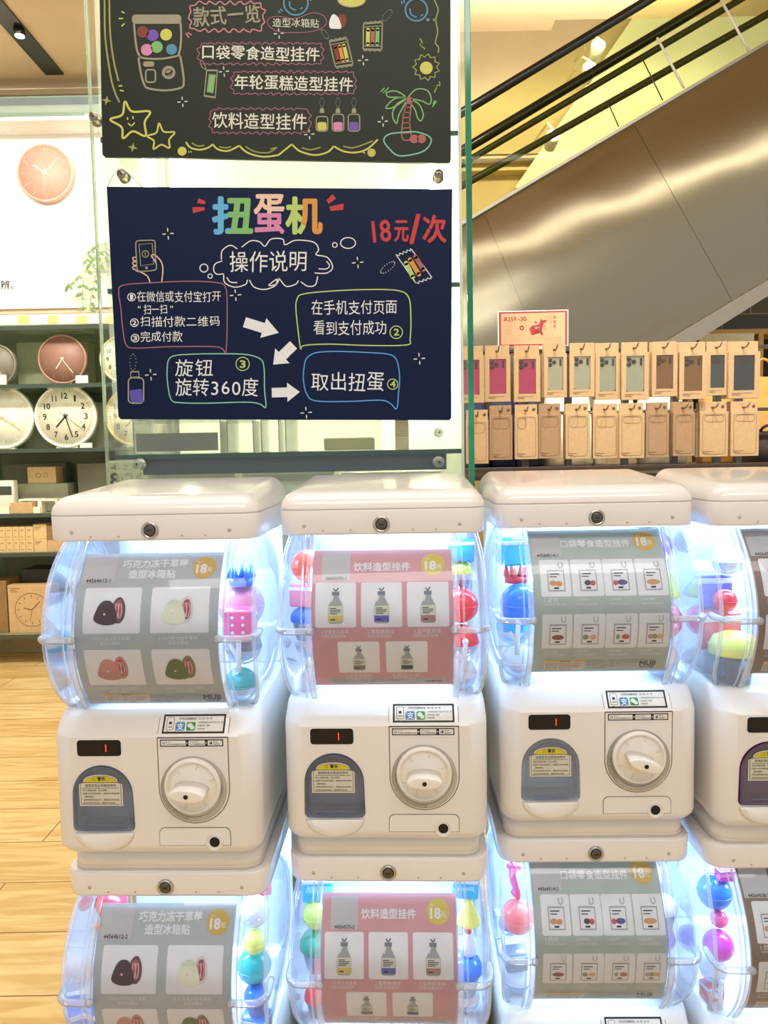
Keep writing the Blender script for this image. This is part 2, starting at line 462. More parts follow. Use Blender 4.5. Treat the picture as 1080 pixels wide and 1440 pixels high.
def mesh_clasp(s):
    m = MB(); t = .53
    hw, yf, yb, z = globe_prof(t); z += ZB
    pts = [(s*.100, yf-.004, z), (s*.112, yf-.005, z), (s*.128, yf-.005, z), (s*(hw-.008), yf-.003, z), (s*(hw+.001), yf+.007, z), (s*(hw+.003), yf+.02, z), (s*(hw+.003), yf+.045, z)]
    m.tube(smooth_pts(pts, k=4), [.0042]+[.005]*(4*(len(pts)-1)-1)+[.0042], 10)
    m.sphere((s*.101, yf-.005, z), .0062, n=10)
    return m.mesh('clasp', [CLASP])
FRONT = -.025
def mesh_body():
    m = MB()
    R = [(.1385, .018, .03, -.2555), (.143, .003, .03, -.2575), (.146, -.006, .03, -.264), (.1478, -.021, .03, -.2835), (.148, FRONT, .03, -.2885),
         (.148, FRONT, .028, -.36), (.1475, FRONT, .026, -.444), (.1465, -.0235, .026, -.450), (.1435, -.018, .026, -.457), (.139, -.009, .024, -.4635), (.1365, -.003, .022, -.4665)]
    m.loft([ring3(hw, yf, .288, r, z, 8) for hw, yf, r, z in R], smooth=True)
    me = m.mesh('body', [PLAST2])
    o = link('body_blank', me)
    cut = MB()
    cut.prism(arch(0), -.06, .03)
    co = cut.build('chute_cut', PLAST2)
    for cx, cz, rr in ((.082, -.4466, .0085),):
        c2 = MB(); c2.lathe([(rr, -.02), (rr, .02)], 20, 0, Matrix.Translation((cx, -.02, cz+ZB)) @ Matrix.Rotation(math.pi/2, 4, 'X'))
        c2o = c2.build('lock_cut', PLAST2)
    for k, x in enumerate((co, c2o)):
        b = o.modifiers.new('b%d' % k, 'BOOLEAN'); b.object = x; b.operation = 'DIFFERENCE'; b.solver = 'EXACT'
    bpy.context.view_layer.update()
    out = bpy.data.meshes.new_from_object(o.evaluated_get(bpy.context.evaluated_depsgraph_get()))
    out.name = 'body'
    for p in out.polygons: p.use_smooth = False
    out.set_sharp_from_angle(angle=math.radians(38)); out.polygons.foreach_set('use_smooth', [True]*len(out.polygons))
    for x in (o, co, c2o): bpy.data.objects.remove(x)
    return out
def arch(inset, top=-.328, bot=-.4245, cx=-.0745, hw=.0432):
    hw -= inset; t = top-inset+ZB; b = bot+inset+ZB; pts = []
    cz = t-hw
    for k in range(21):
        a = math.pi*k/20; pts.append((cx+hw*math.cos(a), cz+hw*math.sin(a)))
    r = .008
    for c_, a0 in (((cx-hw-.001+r, b+r), 180), ((cx+hw+.001-r, b+r), 270)):
        for k in range(5):
            a = math.radians(a0+90*k/4); pts.append((c_[0]+r*math.cos(a), c_[1]+r*math.sin(a)))
    return pts
def mesh_chute(color):
    m = MB(); a = arch(.0004)
    m.loft([[(x, FRONT+.0005, z) for x, z in a], [(x, .018, z) for x, z in a]], 0, False, (False, True))
    return m.mesh('chute', [color])
def mesh_flap():
    m = MB(); a = arch(.001); b = arch(.0055); n = len(a)
    m.loft([[(x, FRONT-.003, z) for x, z in a], [(x, FRONT-.005, z) for x, z in b], [(x, FRONT-.001, z) for x, z in b]], 0, True, (False, False))
    m.loft([[(x, FRONT-.0025, z) for x, z in b], [(x, FRONT-.001, z) for x, z in b]], 0, False)
    m.box(-.100, -.048, FRONT-.0045, FRONT-.0025, -.4145+ZB, -.4125+ZB); m.box(-.100, -.048, FRONT-.0045, FRONT-.0025, -.4205+ZB, -.4188+ZB)
    return m.mesh('chute_flap', [clear('flap_clear', (236, 240, 248), .9, .3, (190, 198, 212), base=.09)])
def mesh_lip():
    m = MB(); z0 = -.4262+ZB; cx = -.0745
    def half(w, h): return [(cx+w*math.cos(math.pi*k/20), z0-h*math.sin(math.pi*k/20)) for k in range(21)]
    m.loft([[(x, FRONT+.0002, z) for x, z in half(.043, .0275)], [(x, FRONT-.003, z) for x, z in half(.0405, .025)], [(x, FRONT-.004, z) for x, z in half(.034, .020)]], 0, True)
    return m.mesh('chute_lip', [PLAST2])
def mesh_chute_sticker():
    f = Flat(); cx = -.0755; hw = .031; z0, z1 = -.3400, -.3855
    def outl(i):
        o = [(cx-hw+i, -z1-i), (cx+hw-i, -z1-i), (cx+hw-i, -z0+.014)]
        for k in range(11):
            a = math.pi*k/10; o.append((cx+(hw-.004-i)*math.cos(a)*(.92), -z0+.0115-(.0115-i)*math.sin(a)**.75))
        return o+[(cx-hw+i, -z0+.014)]
    f.poly(outl(0), 0, 1); f.poly(outl(.0022), 1, 2); f.poly(outl(.0028), 0, 3)
    yl = [(cx+(hw-.007)*math.cos(math.pi*k/12)*.93, -z0+.0108-.0082*math.sin(math.pi*k/12)**.75) for k in range(13)]
    f.poly(yl, 2, 4)
    f.stroke([(cx-.026, -z0+.0112), (cx+.026, -z0+.0112)], .0006, 1, 5)
    f.stroke([(cx-.0115, .3478), (cx-.009, .3438), (cx-.0065, .3478)], .0006, 1, 5, True, False)
    f.text('警告', cx-.004, cx+.007, .3458, 1, 5, .02)
    f.text('使用前务必阅读说明书', cx-.022, cx+.022, .3555, 1, 5, .0)
    f.stroke([(cx-.026, .3592), (cx+.026, .3592)], .0005, 1, 5)
    for k, (s_, a, b) in enumerate((('•禁止摇晃机器，防止倾倒。', -.0262, .010), ('•扭蛋卡住时请勿强行，请逆时针转动后再', -.0262, .0265), ('旋转旋钮。', -.0235, -.010), ('•如有故障请勿拍打，请联系店员处理，', -.0262, .0265), ('•投币后请勿取消，感谢您的支持。', -.0262, .021))):
        f.text(s_, cx+a, cx+b, .3625+k*.0046, 1, 5, 0, .0026)
    return f.mesh('warning_sticker', [mat('sticker_grey', (206, 200, 182), .5), BLACK_INK, mat('warn_yellow', (205, 190, 40), .5)], lambda u, v, l: Vector((u, FRONT-.0035-l*.00012, -v+ZB)))
BLACK_INK = mat('black_ink', (24, 22, 24), .6)
WHITE_INK = mat('white_ink', (240, 240, 238), .55)
def mesh_display():
    m = MB()
    m.prism(rrect(-.1085, -.3155+ZB, -.0442, -.2903+ZB, .005), FRONT-.0008, FRONT+.001, 1)
    m.prism(rrect(-.1075, -.3143+ZB, -.0452, -.2913+ZB, .0045), FRONT-.0014, FRONT+.001, 0)
    return m.mesh('display', [BLACK, WHITE_INK])
def mesh_digit():
    m = MB()
    for z in (-.3000, -.3054): m.box(-.0670, -.0660, FRONT-.0019, FRONT-.0012, z-.0023+ZB, z+.0023+ZB)
    return m.mesh('digit', [mat('red_led', (255, 60, 30), .4, emit=2.5, ecol=(255, 50, 24))])
def slope(v):
    return (-.0064-.0146*v/.0236, -.264-v*.83)
def mesh_sticker_top():
    f = Flat(); W, H = .0885, .0262
    f.rect(0, 0, W, H, 1, 1); f.rect(.0026, .0026, W-.0026, H-.0026, 0, 2)
    f.stroke(rrect(.0055, .004, .0155, .021, .0015, 2), .0006, 1, 3, True, False); f.rect(.0085, .010, .0125, .0135, 1, 3); f.rect(.0075, .0165, .0138, .0175, 1, 3)
    f.stroke([(.006, .0215), (.009, .0235), (.0185, .0235), (.0178, .012)], .0005, 1, 3)
    f.rect(.019, .0105, .0315, .0225, 2, 3, .002); f.rect(.034, .0105, .0465, .0225, 3, 3, .002)
    f.text('支', .0205, .030, .0165, 4, 4, .02)
    f.disc(.0388, .0150, .0036, 4, 4, 16, .003); f.disc(.0424, .0182, .0030, 4, 4, 16, .0026)
    for x in (.0376, .0400): f.disc(x, .0143, .0005, 3, 5, 8)
    for x in (.0414, .0434): f.disc(x, .0177, .0004, 3, 5, 8)
    f.text('打开支付宝或微信扫码', .022, .047, .0058, 1, 3, .02, .0032); f.text('扫一扫', .050, .0585, .0058, 1, 3, .02, .0032); f.text('付一付', .061, .069, .0058, 1, 3, .02, .0032)
    f.text('1.在微信或支付宝打开“扫一扫”', .049, .086, .0112, 1, 3, .01, .0024); f.text('2.扫描付款二维码', .049, .067, .0155, 1, 3, .01, .0024); f.text('3.完成付款', .049, .060, .0198, 1, 3, .01, .0024)
    def mp(u, v, l):
        y, z = slope(v-.002); return Vector((.0117+u, y-.0007-l*.00012, z+ZB))
    return f.mesh('payment_sticker', [mat('sticker_white', (232, 228, 220), .4), BLACK_INK, mat('pay_blue', (20, 120, 190), .4), mat('pay_green', (40, 140, 60), .4), WHITE_INK], mp, (0, .0262, 6))
def mesh_sticker_band():
    f = Flat(); W, H = .0888, .0100
    f.rect(0, 0, W, H, 1, 1)
    for a, b in ((.0014, .0362), (.0402, .0632), (.0672, .0874)): f.rect(a, .0014, b, H-.0014, 0, 2, .001)
    for x in (.0376, .0646): f.poly([(x, .0034), (x+.0016, .005), (x, .0066)], 0, 3)
    f.ring(.0052, .0052, .0019, .0005, 1, 3); f.stroke([(.0043, .0052), (.005, .006), (.0064, .0044)], .0005, 1, 3, sm=False)
    f.text('第一步', .0085, .0145, .0034, 1, 3, .01, .0018); f.text('在手机支付页面看到支付成功', .0085, .0345, .0066, 1, 3, .01, .0019)
    f.ring(.0442, .005, .0021, .0005, 1, 3); f.text('第二步', .0478, .0538, .0034, 1, 3, .01, .0018); f.text('旋钮旋转360度', .0478, .0618, .0066, 1, 3, .01, .0019)
    f.disc(.0715, .005, .0021, 1, 3); f.disc(.0708, .0043, .0009, 0, 4); f.text('第三步', .0752, .0812, .0034, 1, 3, .01, .0018); f.text('取出扭蛋', .0752, .0835, .0066, 1, 3, .01, .0019)
    return f.mesh('step_sticker', [mat('sticker_white', (232, 228, 220), .4), BLACK_INK], lambda u, v, l: Vector((.0105+u, FRONT-.0013-l*.00012, -.2912-v+ZB)))
def mesh_dial_plate():
    m = MB(); x0, x1, r = .0065, .1055, .0495; cx = (x0+x1)/2; zt, zc = -.2893, -.3625
    o = [(x1, zt), (x0, zt)]+[(cx+r*math.cos(math.pi+math.pi*k/24), zc+r*math.sin(math.pi+math.pi*k/24)) for k in range(25)]
    sh = lambda i: [(cx+(x-cx)*(1-i/r), zc+(z-zc)*(1-i/r)+ZB) for x, z in o]
    m.loft([[(x, FRONT+.0004, z) for x, z in sh(-.0008)], [(x, FRONT-.0003, z) for x, z in sh(-.0008)]], 1, False)
    m.loft([[(x, FRONT+.0002, z) for x, z in sh(.0002)], [(x, FRONT-.0009, z) for x, z in sh(.0006)]], 0, False)
    # the same plate carried up over the shoulder
    a = slope(.0245); b = slope(.0025)
    for off, w_, mi in ((.0003, .0008, 1), (.0007, 0, 0)):
        m.loft([[(x0-w_, a[0]-off, a[1]+ZB), (x1+w_, a[0]-off, a[1]+ZB), (x1+w_, b[0]-off, b[1]+ZB), (x0-w_, b[0]-off, b[1]+ZB)], [(x0-w_, a[0]+.001, a[1]+ZB), (x1+w_, a[0]+.001, a[1]+ZB), (x1+w_, b[0]+.001, b[1]+ZB), (x0-w_, b[0]+.001, b[1]+ZB)]], mi, False)
    m.box(x0+.002, x1-.002, FRONT-.0016, FRONT-.0008, -.3040+ZB, -.3032+ZB)
    return m.mesh('dial_plate', [PLAST2, GREYL])
RX = Matrix.Rotation(math.pi/2, 4, 'X')
def mesh_knob():
    m = MB(); K = Matrix.Translation((.0555, FRONT-.0009, -.3563+ZB)) @ RX
    m.lathe([(.040, 0), (.0398, .007), (.0385, .0095), (.0365, .0105), (.035, .0095), (.0335, .0070), (.028, .0075), (.024, .0085), (.001, .0085)], 40, 0, K)
    for a in (20, 75, 130, 200, 250, 305):
        t = math.radians(a); m.tube([(.0335*math.cos(t), .0335*math.sin(t), .0078), (.026*math.cos(t), .026*math.sin(t), .0085)], .0007, 6, 0, M=K)
    return m.mesh('knob', [FROST])
def mesh_knob_ring():
    m = MB(); K = Matrix.Translation((.0555, FRONT-.0009, -.3625+ZB)) @ RX
    m.lathe([(.0468, 0), (.0468, .0018), (.0455, .0026), (.0405, .0026), (.0400, .0010), (.0400, 0)], 40, 0, K)
    return m.mesh('knob_guard', [clear('guard_clear', (246, 242, 236), .6, .3, (232, 224, 214), base=.25)])
def mesh_handle():
    m = MB(); rings = []
    for w, h, d in ((.024, .0085, 0), (.0245, .0088, .020), (.0248, .0092, .0285), (.0243, .0088, .0300), (.022, .0066, .0304)):
        rings.append([(w*math.cos(2*math.pi*k/32), -d, h*math.sin(2*math.pi*k/32)) for k in range(32)])
    m.loft(rings, 0, True)
    m.lathe([(.0032, 0), (.0032, .0007), (.0001, .0007)], 16, 1, Matrix.Translation((0, -.0302, 0)) @ RX)
    return m.mesh('handle', [FROST, DARKM])
def mesh_coin_door():
    m = MB(); x0, x1, zt, zb = .0045, .1045, -.4195, -.4445
    pts = [(x0, zb+ZB), (x1, zb+ZB)]+[(x1-.008+.008*math.cos(math.radians(a)), zt-.008+.008*math.sin(math.radians(a))+ZB) for a in range(0, 91, 15)]+[(x0+.008+.008*math.cos(math.radians(a)), zt-.008+.008*math.sin(math.radians(a))+ZB) for a in range(90, 181, 15)]
    ex = lambda k: [((x0+x1)/2+(x-(x0+x1)/2)*(1+k/.05), (zt+zb)/2+ZB+(z-(zt+zb)/2-ZB)*(1+k/.0125)) for x, z in pts]
    m.prism(ex(.0008), FRONT-.0003, FRONT+.0006, 1)
    me = m.mesh('door', [PLAST2, GREYL])
    d = MB()
    d.prism(pts, FRONT-.0010, FRONT+.0006, 0)
    o = link('tmp', (lambda q: q)(d.mesh('d', [PLAST2]))); c2 = MB().lathe([(.0085, -.02), (.0085, .02)], 20, 0, Matrix.Translation((.082, -.02, -.4466+ZB)) @ RX).build('tmpcut', PLAST2)
    return me, o, c2
def mesh_door_lock():
    m = MB(); K = Matrix.Translation((.082, FRONT-.0009, -.4400+ZB)) @ RX
    m.lathe([(.0125, 0), (.0125, .0012), (.0112, .0018), (.0098, .0010), (.0092, -.004), (.001, -.004)], 28, 0, K)
    m.lathe([(.0078, -.004), (.0078, -.0002), (.0066, .0006), (.001, .0006)], 24, 1, K)
    m.box(-.0022, .0022, -.0006, .0006, .0004, .0010, 2, M=K)
    return m.mesh('door_lock', [PLAST2, DARKM, BLACK])
def mesh_lid_lock():
    m = MB(); K = Matrix.Translation((0, .0005, ZB)) @ RX
    K = K @ Matrix.Diagonal((1.15, 1.15, 1.1, 1)); m.lathe([(.0105, 0), (.0105, .002), (.0095, .0032), (.0080, .0032), (.0074, .002), (.001, .002)], 28, 0, K)
    m.lathe([(.0068, .0019), (.0068, .0030), (.006, .0036), (.001, .0036)], 24, 1, K)
    m.box(-.0030, .0030, -.0008, .0008, .0034, .0040, 2, M=K)
    return m.mesh('lid_lock', [CHROME, mat('lock_grey', (104, 98, 94), .25, 1.0), BLACK])
def mesh_base(extra):
    m = MB()
    m.loft([ring3(.1385, .0035, .287, .024, -.4985-extra, 8), ring3(.1385, .0035, .287, .024, -.4667, 8)])
    m.loft([ring3(.1392, .0028, .2875, .024, -.4930, 8), ring3(.1392, .0028, .2875, .024, -.4922, 8)], 0)
    return m.mesh('base', [PLAST2])
def mesh_marks():
    m = MB()
    for x in (-.112, .112): m.lathe([(.0028, 0), (.0028, .0004), (.0001, .0004)], 12, 0, Matrix.Translation((x, .0006, -.001+ZB)) @ RX)
    for x in (-.085, -.045, .045, .078): m.lathe([(.0016, 0), (.0016, .0003), (.0001, .0003)], 10, 0, Matrix.Translation((x, .0006, -.008+ZB)) @ RX)
    return m.mesh('screw_cap', [mat('dull_mark', (196, 180, 172), .5)])
def mesh_back():
    m = MB()
    hw = .138
    m.box(-hw, hw, .232, .286, -.2550+ZB, -.0146+ZB, 0, .004)
    return m.mesh('back_panel', [WHITE_IN])
def mesh_tray():
    m = MB(); m.box(-.132, .132, .022, .11, -.2615+ZB, -.2560+ZB, 0, .001)
    return m.mesh('tray', [WHITE_IN])
def mesh_led():
    m = MB(); m.box(-.115, .115, .040, .056, -.0185+ZB, -.0147+ZB); m.box(-.115, .115, .205, .225, -.0185+ZB, -.0147+ZB)
    return m.mesh('led_strip', [LED])
PART = {}
def build_machine_parts():
    PART['lid'] = mesh_lid(False); PART['lid_flat'] = mesh_lid(True); PART['globe'] = mesh_globe()
    for s in (-1, 1): PART['rib%d' % s] = mesh_globe_rib(s*.1045); PART['rim%d' % s] = mesh_globe_rim(s); PART['clasp%d' % s] = mesh_clasp(s)
    PART['body'] = mesh_body(); PART['flap'] = mesh_flap(); PART['lip'] = mesh_lip(); PART['chute_sticker'] = mesh_chute_sticker()
    PART['display'] = mesh_display(); PART['digit'] = mesh_digit(); PART['sticker_top'] = mesh_sticker_top(); PART['sticker_band'] = mesh_sticker_band()
    PART['plate'] = mesh_dial_plate(); PART['knob'] = mesh_knob(); PART['guard'] = mesh_knob_ring(); PART['handle'] = mesh_handle()
    me, o, c2 = mesh_coin_door(); bpy.data.objects.remove(c2)
    d = MB(); d.add([v.co for v in me.vertices], [list(p.vertices) for p in me.polygons], 1); d.add([v.co for v in o.data.vertices], [list(p.vertices) for p in o.data.polygons], 0)
    bpy.data.objects.remove(o); PART['door'] = d.mesh('door', [PLAST2, GREYL])
    PART['door_lock'] = mesh_door_lock(); PART['lid_lock'] = mesh_lid_lock(); PART['base0'] = mesh_base(0.0); PART['base1'] = mesh_base(.0811)
    PART['marks'] = mesh_marks(); PART['back'] = mesh_back(); PART['tray'] = mesh_tray(); PART['led'] = mesh_led()
build_machine_parts()

# posters, one design per column of machines; design units are 1/200 of the poster's width
def berry(f, u, v, s, body, cut, seed):
    f.poly([(u+s*x, v+s*y) for x, y in smooth_pts([(.30, -.72), (.62, -.78), (.88, -.30), (.86, .35), (.55, .72), (.1, .5), (.05, -.2)], True, 4)], body[1], 4)
    f.poly([(u+s*x, v+s*y) for x, y in smooth_pts([(.36, -.58), (.62, -.6), (.74, -.2), (.72, .3), (.5, .52), (.25, .35), (.2, -.2)], True, 4)], cut, 5)
    for k in range(4):
        a = .30+.1*k; f.stroke([(u+s*(a+.02), v-s*.45), (u+s*(a+.10*(k % 2)), v), (u+s*a, v+s*.4)], s*.05, 4, 6)
    f.poly([(u+s*x, v+s*y) for x, y in smooth_pts([(-.25, -.62), (.12, -.45), (.42, .30), (.32, .72), (-.4, .80), (-.98, .52), (-.86, -.05), (-.6, -.5)], True, 4)], body[0], 7)
    f.disc(u-s*.35, v+s*.18, s*.07, 4, 8, 10)
def bottle(f, u, v, s, colr):
    f.poly([(u+s*x, v+s*y) for x, y in ((-.17, -.78), (.17, -.78), (.17, -.5), (.28, -.3), (.4, -.05), (.4, .72), (.3, .82), (-.3, .82), (-.4, .72), (-.4, -.05), (-.28, -.3), (-.17, -.5))], 5, 4)
    f.rect(u-s*.2, v-s*.82, u+s*.2, v-s*.62, 6, 5); f.rect(u-s*.38, v-s*.08, u+s*.38, v+s*.42, 7, 5); f.rect(u-s*.38, v+s*.42, u+s*.38, v+s*.74, colr, 5)
    f.stroke([(u-s*.22, v-s*.3), (u-s*.12, v-s*.62)], s*.06, 2, 6)
    for k, w_ in enumerate((.35, .6, .55, .4)): f.stroke([(u-s*.3, v+s*(.04+.09*k)), (u-s*.3+s*w_, v+s*(.04+.09*k))], s*.04, 3, 6)
    f.stroke([(u-s*.28, v+s*.62), (u-s*.02, v+s*.62)], s*.06, 3, 6)
    f.stroke([(u-.12*s, v-s*1.0), (u, v-s*.86), (u+.14*s, v-s*1.02)], s*.05, 3, 6)
def packet(f, u, v, s, cols):
    f.rect(u-s*.5, v-s*.5, u+s*.5, v+s*.75, 5, 4); f.rect(u-s*.44, v-s*.42, u+s*.44, v+s*.68, 2, 5)
    for k, (c_, a, b, y) in enumerate(cols): f.disc(u+s*a, v+s*(.28+y), s*b, c_, 6, 12, s*.16)
    f.stroke([(u-s*.36, v-s*.26), (u+s*.2, v-s*.26)], s*.06, 3, 6); f.stroke([(u-s*.36, v-s*.1), (u+s*.05, v-s*.1)], s*.05, 3, 6); f.rect(u-s*.16, v+s*.52, u+s*.12, v+s*.62, 3, 6)
    f.stroke([(u+s*.2, v-s*.95), (u+s*.22, v-s*.68), (u+s*.34, v-s*.62), (u+s*.44, v-s*.72), (u+s*.42, v-s*.98)], s*.05, 5, 6)
def badge(f, u, v, r, scallop):
    if scallop: f.poly([(u+(r+(.9 if k % 2 else -.9))*math.cos(2*math.pi*k/36), v+(r+(.9 if k % 2 else -.9))*math.sin(2*math.pi*k/36)) for k in range(36)], 1, 3)
    else: f.disc(u, v, r, 1, 3, 36)
    f.text('每个', u-r*.62, u-r*.2, v-r*.48, 2, 4, .01); f.text('18', u-r*.65, u+r*.2, v+r*.12, 2, 4, .04); f.text('元', u+r*.26, u+r*.7, v+r*.22, 2, 4, .02)
def notice(f, u0, v0, u1, v1):
    f.rect(u0, v0, u1, v1, 8, 3); f.rect(u0, v0, u1, v0+(v1-v0)*.2, 1, 4); f.text('购买须知', (u0+u1)/2-7, (u0+u1)/2+7, v0+(v1-v0)*.1, 3, 5)
    rows = ('请仔细阅读购买说明，付款后不退不换，', '商品随机发售，无法指定款式，敬请谅解，', '请勿放入口中，三岁以下儿童请勿使用。', '图片仅供参考，请以实物为准。')
    for k, s_ in enumerate(rows): f.text(s_, u0+2, u0+2+(u1-u0-4)*(1, .96, .9, .7)[k], v0+(v1-v0)*(.34+.18*k), 3, 5, 0, 2.2)
def smalltext(f, u0, u1, v0, dv, n):
    T = ('扭蛋商品为随机发售，无法指定款式。因商品特性，售出后如无质量问题不予退换。', '请在监护人陪同下购买，请勿让儿童误食。如遇机器故障请联系店员。', '建议适用年龄：三岁以上。材质：塑料。', '产地：中国。执行标准见商品包装。', '本店保留最终解释权。')
    for k in range(n): f.text(T[k], u0, u0+(u1-u0)*(1, .86, .5, .42, .3)[k], v0+dv*k, 9, 3, 0, 2.0)
def logo(f, u0, u1, v):
    f.text('MUJI', u0, u1, v, 10, 4, .03); f.text('無印良品', u0+1, u1-1, v+6.2, 10, 4, .0)
def sticker(f, u0, v0, u1, v1, num):
    f.rect(u0, v0, u1, v1, 11, 3); f.text(num, u0+6, u1-5, v1-3.2, 3, 5, .015)
def cap2(f, u, v, a, b, left=False, wa=32, wb=22):
    for t_, w_, dv in ((a, wa, 0), (b, wb, 6.2)):
        f.text(t_, u if left else u-w_/2, u+w_ if left else u+w_/2, v+dv, 2, 3, .0)
def paper(name, col, tr=.0):
    m = mat(name, col, .45); nt = m.node_tree; b = nt.nodes['Principled BSDF']
    if 'Translucent BSDF' in nt.nodes: return m
    t = nt.nodes.new('ShaderNodeBsdfTranslucent'); t.inputs[0].default_value = lin(col); x = nt.nodes.new('ShaderNodeMixShader'); x.inputs[0].default_value = tr
    nt.links.new(b.outputs[0], x.inputs[1]); nt.links.new(t.outputs[0], x.inputs[2]); nt.links.new(x.outputs[0], nt.nodes['Material Output'].inputs[0])
    return m
INKS = lambda bgc, yel: [bgc, yel, paper('poster_white', (244, 245, 248)), BLACK_INK, mat('poster_glint', (236, 196, 200), .5), mat('poster_silver', (176, 178, 180), .45), mat('poster_silver_dark', (128, 138, 150), .45), mat('poster_label', (226, 226, 214), .5), mat('poster_notice', (226, 222, 212), .5), mat('poster_smallprint', (74, 74, 76), .6), mat('poster_navy', (30, 44, 72), .5), paper('qr_sticker', (206, 206, 208))]
def poster_mesh(f, H, mats, v_off):
    f.rect(0, 0, 200, H, 0, 0)
    k = .200/200; kv = .00105
    # arc length table of the globe's front
    tab = []; L = 0; prev = None
    for i in range(201):
        hw, yf, yb, z = globe_prof(i/200)
        if prev: L += math.hypot(yf-prev[0], z-prev[1])
        prev = (yf, z); tab.append((L, yf, z))
    def at(s):
        s = max(0, min(s, tab[-1][0]))
        for i in range(1, 201):
            if tab[i][0] >= s:
                a, b = tab[i-1], tab[i]; q = (s-a[0])/(b[0]-a[0]+1e-9); return a[1]+(b[1]-a[1])*q, a[2]+(b[2]-a[2])*q, b[1]-a[1], b[2]-a[2]
        return tab[-1][1], tab[-1][2], 0, -1
    def mp(u, v, l):
        y, z, dy, dz = at(v_off+v*kv); n = math.hypot(dy, dz) or 1
        ny, nz = dz/n, -dy/n                                   # outward (towards -y)
        e = -.0033+l*.00013
        return Vector(((u-100)*k, y+ny*e if ny < 0 else y-ny*e, z+ZB+(nz*e if ny < 0 else -nz*e)))
    return f.mesh('poster', mats, mp, (0, H, 44))
def poster_choc(num):
    f = Flat(); sticker(f, 4, 3, 50, 45, num)
    f.text('巧克力冻干草莓', 58, 151, 17, 2, 3, .032); f.text('造型冰箱贴', 69, 135, 33, 2, 3, .032); badge(f, 175, 24, 16.5, True)
    X = ((12, 92), (106, 187)); bods = ((12, 13), (14, 15), (16, 17), (18, 19))
    caps = ('1.牛奶巧克力冻干草莓', '2.白巧克力冻干草莓', '3.草莓巧克力冻干草莓', '4.抹茶巧克力冻干草莓')
    for i in range(4):
        a, b = X[i % 2]; v0 = 52+(i//2)*84
        f.rect(a, v0, b, v0+(62 if i < 2 else 56), 2, 2, 3); berry(f, (a+b)/2-2, v0+(32 if i < 2 else 28), 23, bods[i], 20, i)
        cap2(f, (a+b)/2-2, v0+(69 if i < 2 else 63), caps[i], '造型冰箱贴', wa=54, wb=28)
    notice(f, 26, 210, 90, 228); smalltext(f, 92, 190, 212, 3.4, 5); logo(f, 168, 192, 219)
    mats = INKS(paper('poster_grey', (190, 196, 199)), paper('badge_gold', (218, 184, 84)))
    mats += [mat('choc_dark', (66, 40, 44), .4), mat('choc_dark_rim', (96, 64, 66), .4), mat('choc_white', (222, 226, 208), .4), mat('choc_white_rim', (228, 222, 218), .4), mat('choc_pink', (196, 136, 134), .4), mat('choc_pink_rim', (208, 140, 138), .4), mat('choc_green', (92, 110, 58), .4), mat('choc_green_rim', (128, 134, 82), .4), mat('berry_red', (176, 78, 92), .4)]
    return poster_mesh(f, 232, mats, .024)
def poster_drink(num):
    f = Flat(); sticker(f, 13, 4, 54, 47, num)
    f.text('饮料造型挂件', 59, 140, 27, 2, 3, .032); badge(f, 173, 24, 17, False)
    caps = (('1.甘夏热带果味', 5, 63, 50), ('2.葡萄柚果味', 70, 128, 50), ('3.蓝莓腰果味', 135, 194, 50), ('4.咖啡拿铁味', 36, 95, 132), ('5.黑加仑味', 104, 163, 132))
    for i, (t_, a, b, v0) in enumerate(caps):
        h = 62 if i < 3 else 50
        f.rect(a, v0, b, v0+h, 2, 2, 3); bottle(f, (a+b)/2, v0+h*.56, h*.43, 12+i); cap2(f, a+9, v0+h+6, t_, '饮料造型挂件', True, 38, 34)
    f.rect(22, 193, 190, 203, 11, 2); smalltext(f, 26, 150, 195, 2.6, 3); f.text('MUJI無印良品', 160, 184, 199, 10, 4, .02)
    mats = INKS(paper('poster_pink', (222, 168, 176)), paper('badge_lemon', (224, 206, 96)))
    mats += [mat('drink_yellow', (226, 208, 120), .4), mat('drink_violet', (104, 104, 190), .4), mat('drink_rose', (182, 142, 140), .4), mat('drink_brown', (130, 108, 98), .4), mat('drink_navy', (42, 44, 88), .4)]
    return poster_mesh(f, 207, mats, .030)
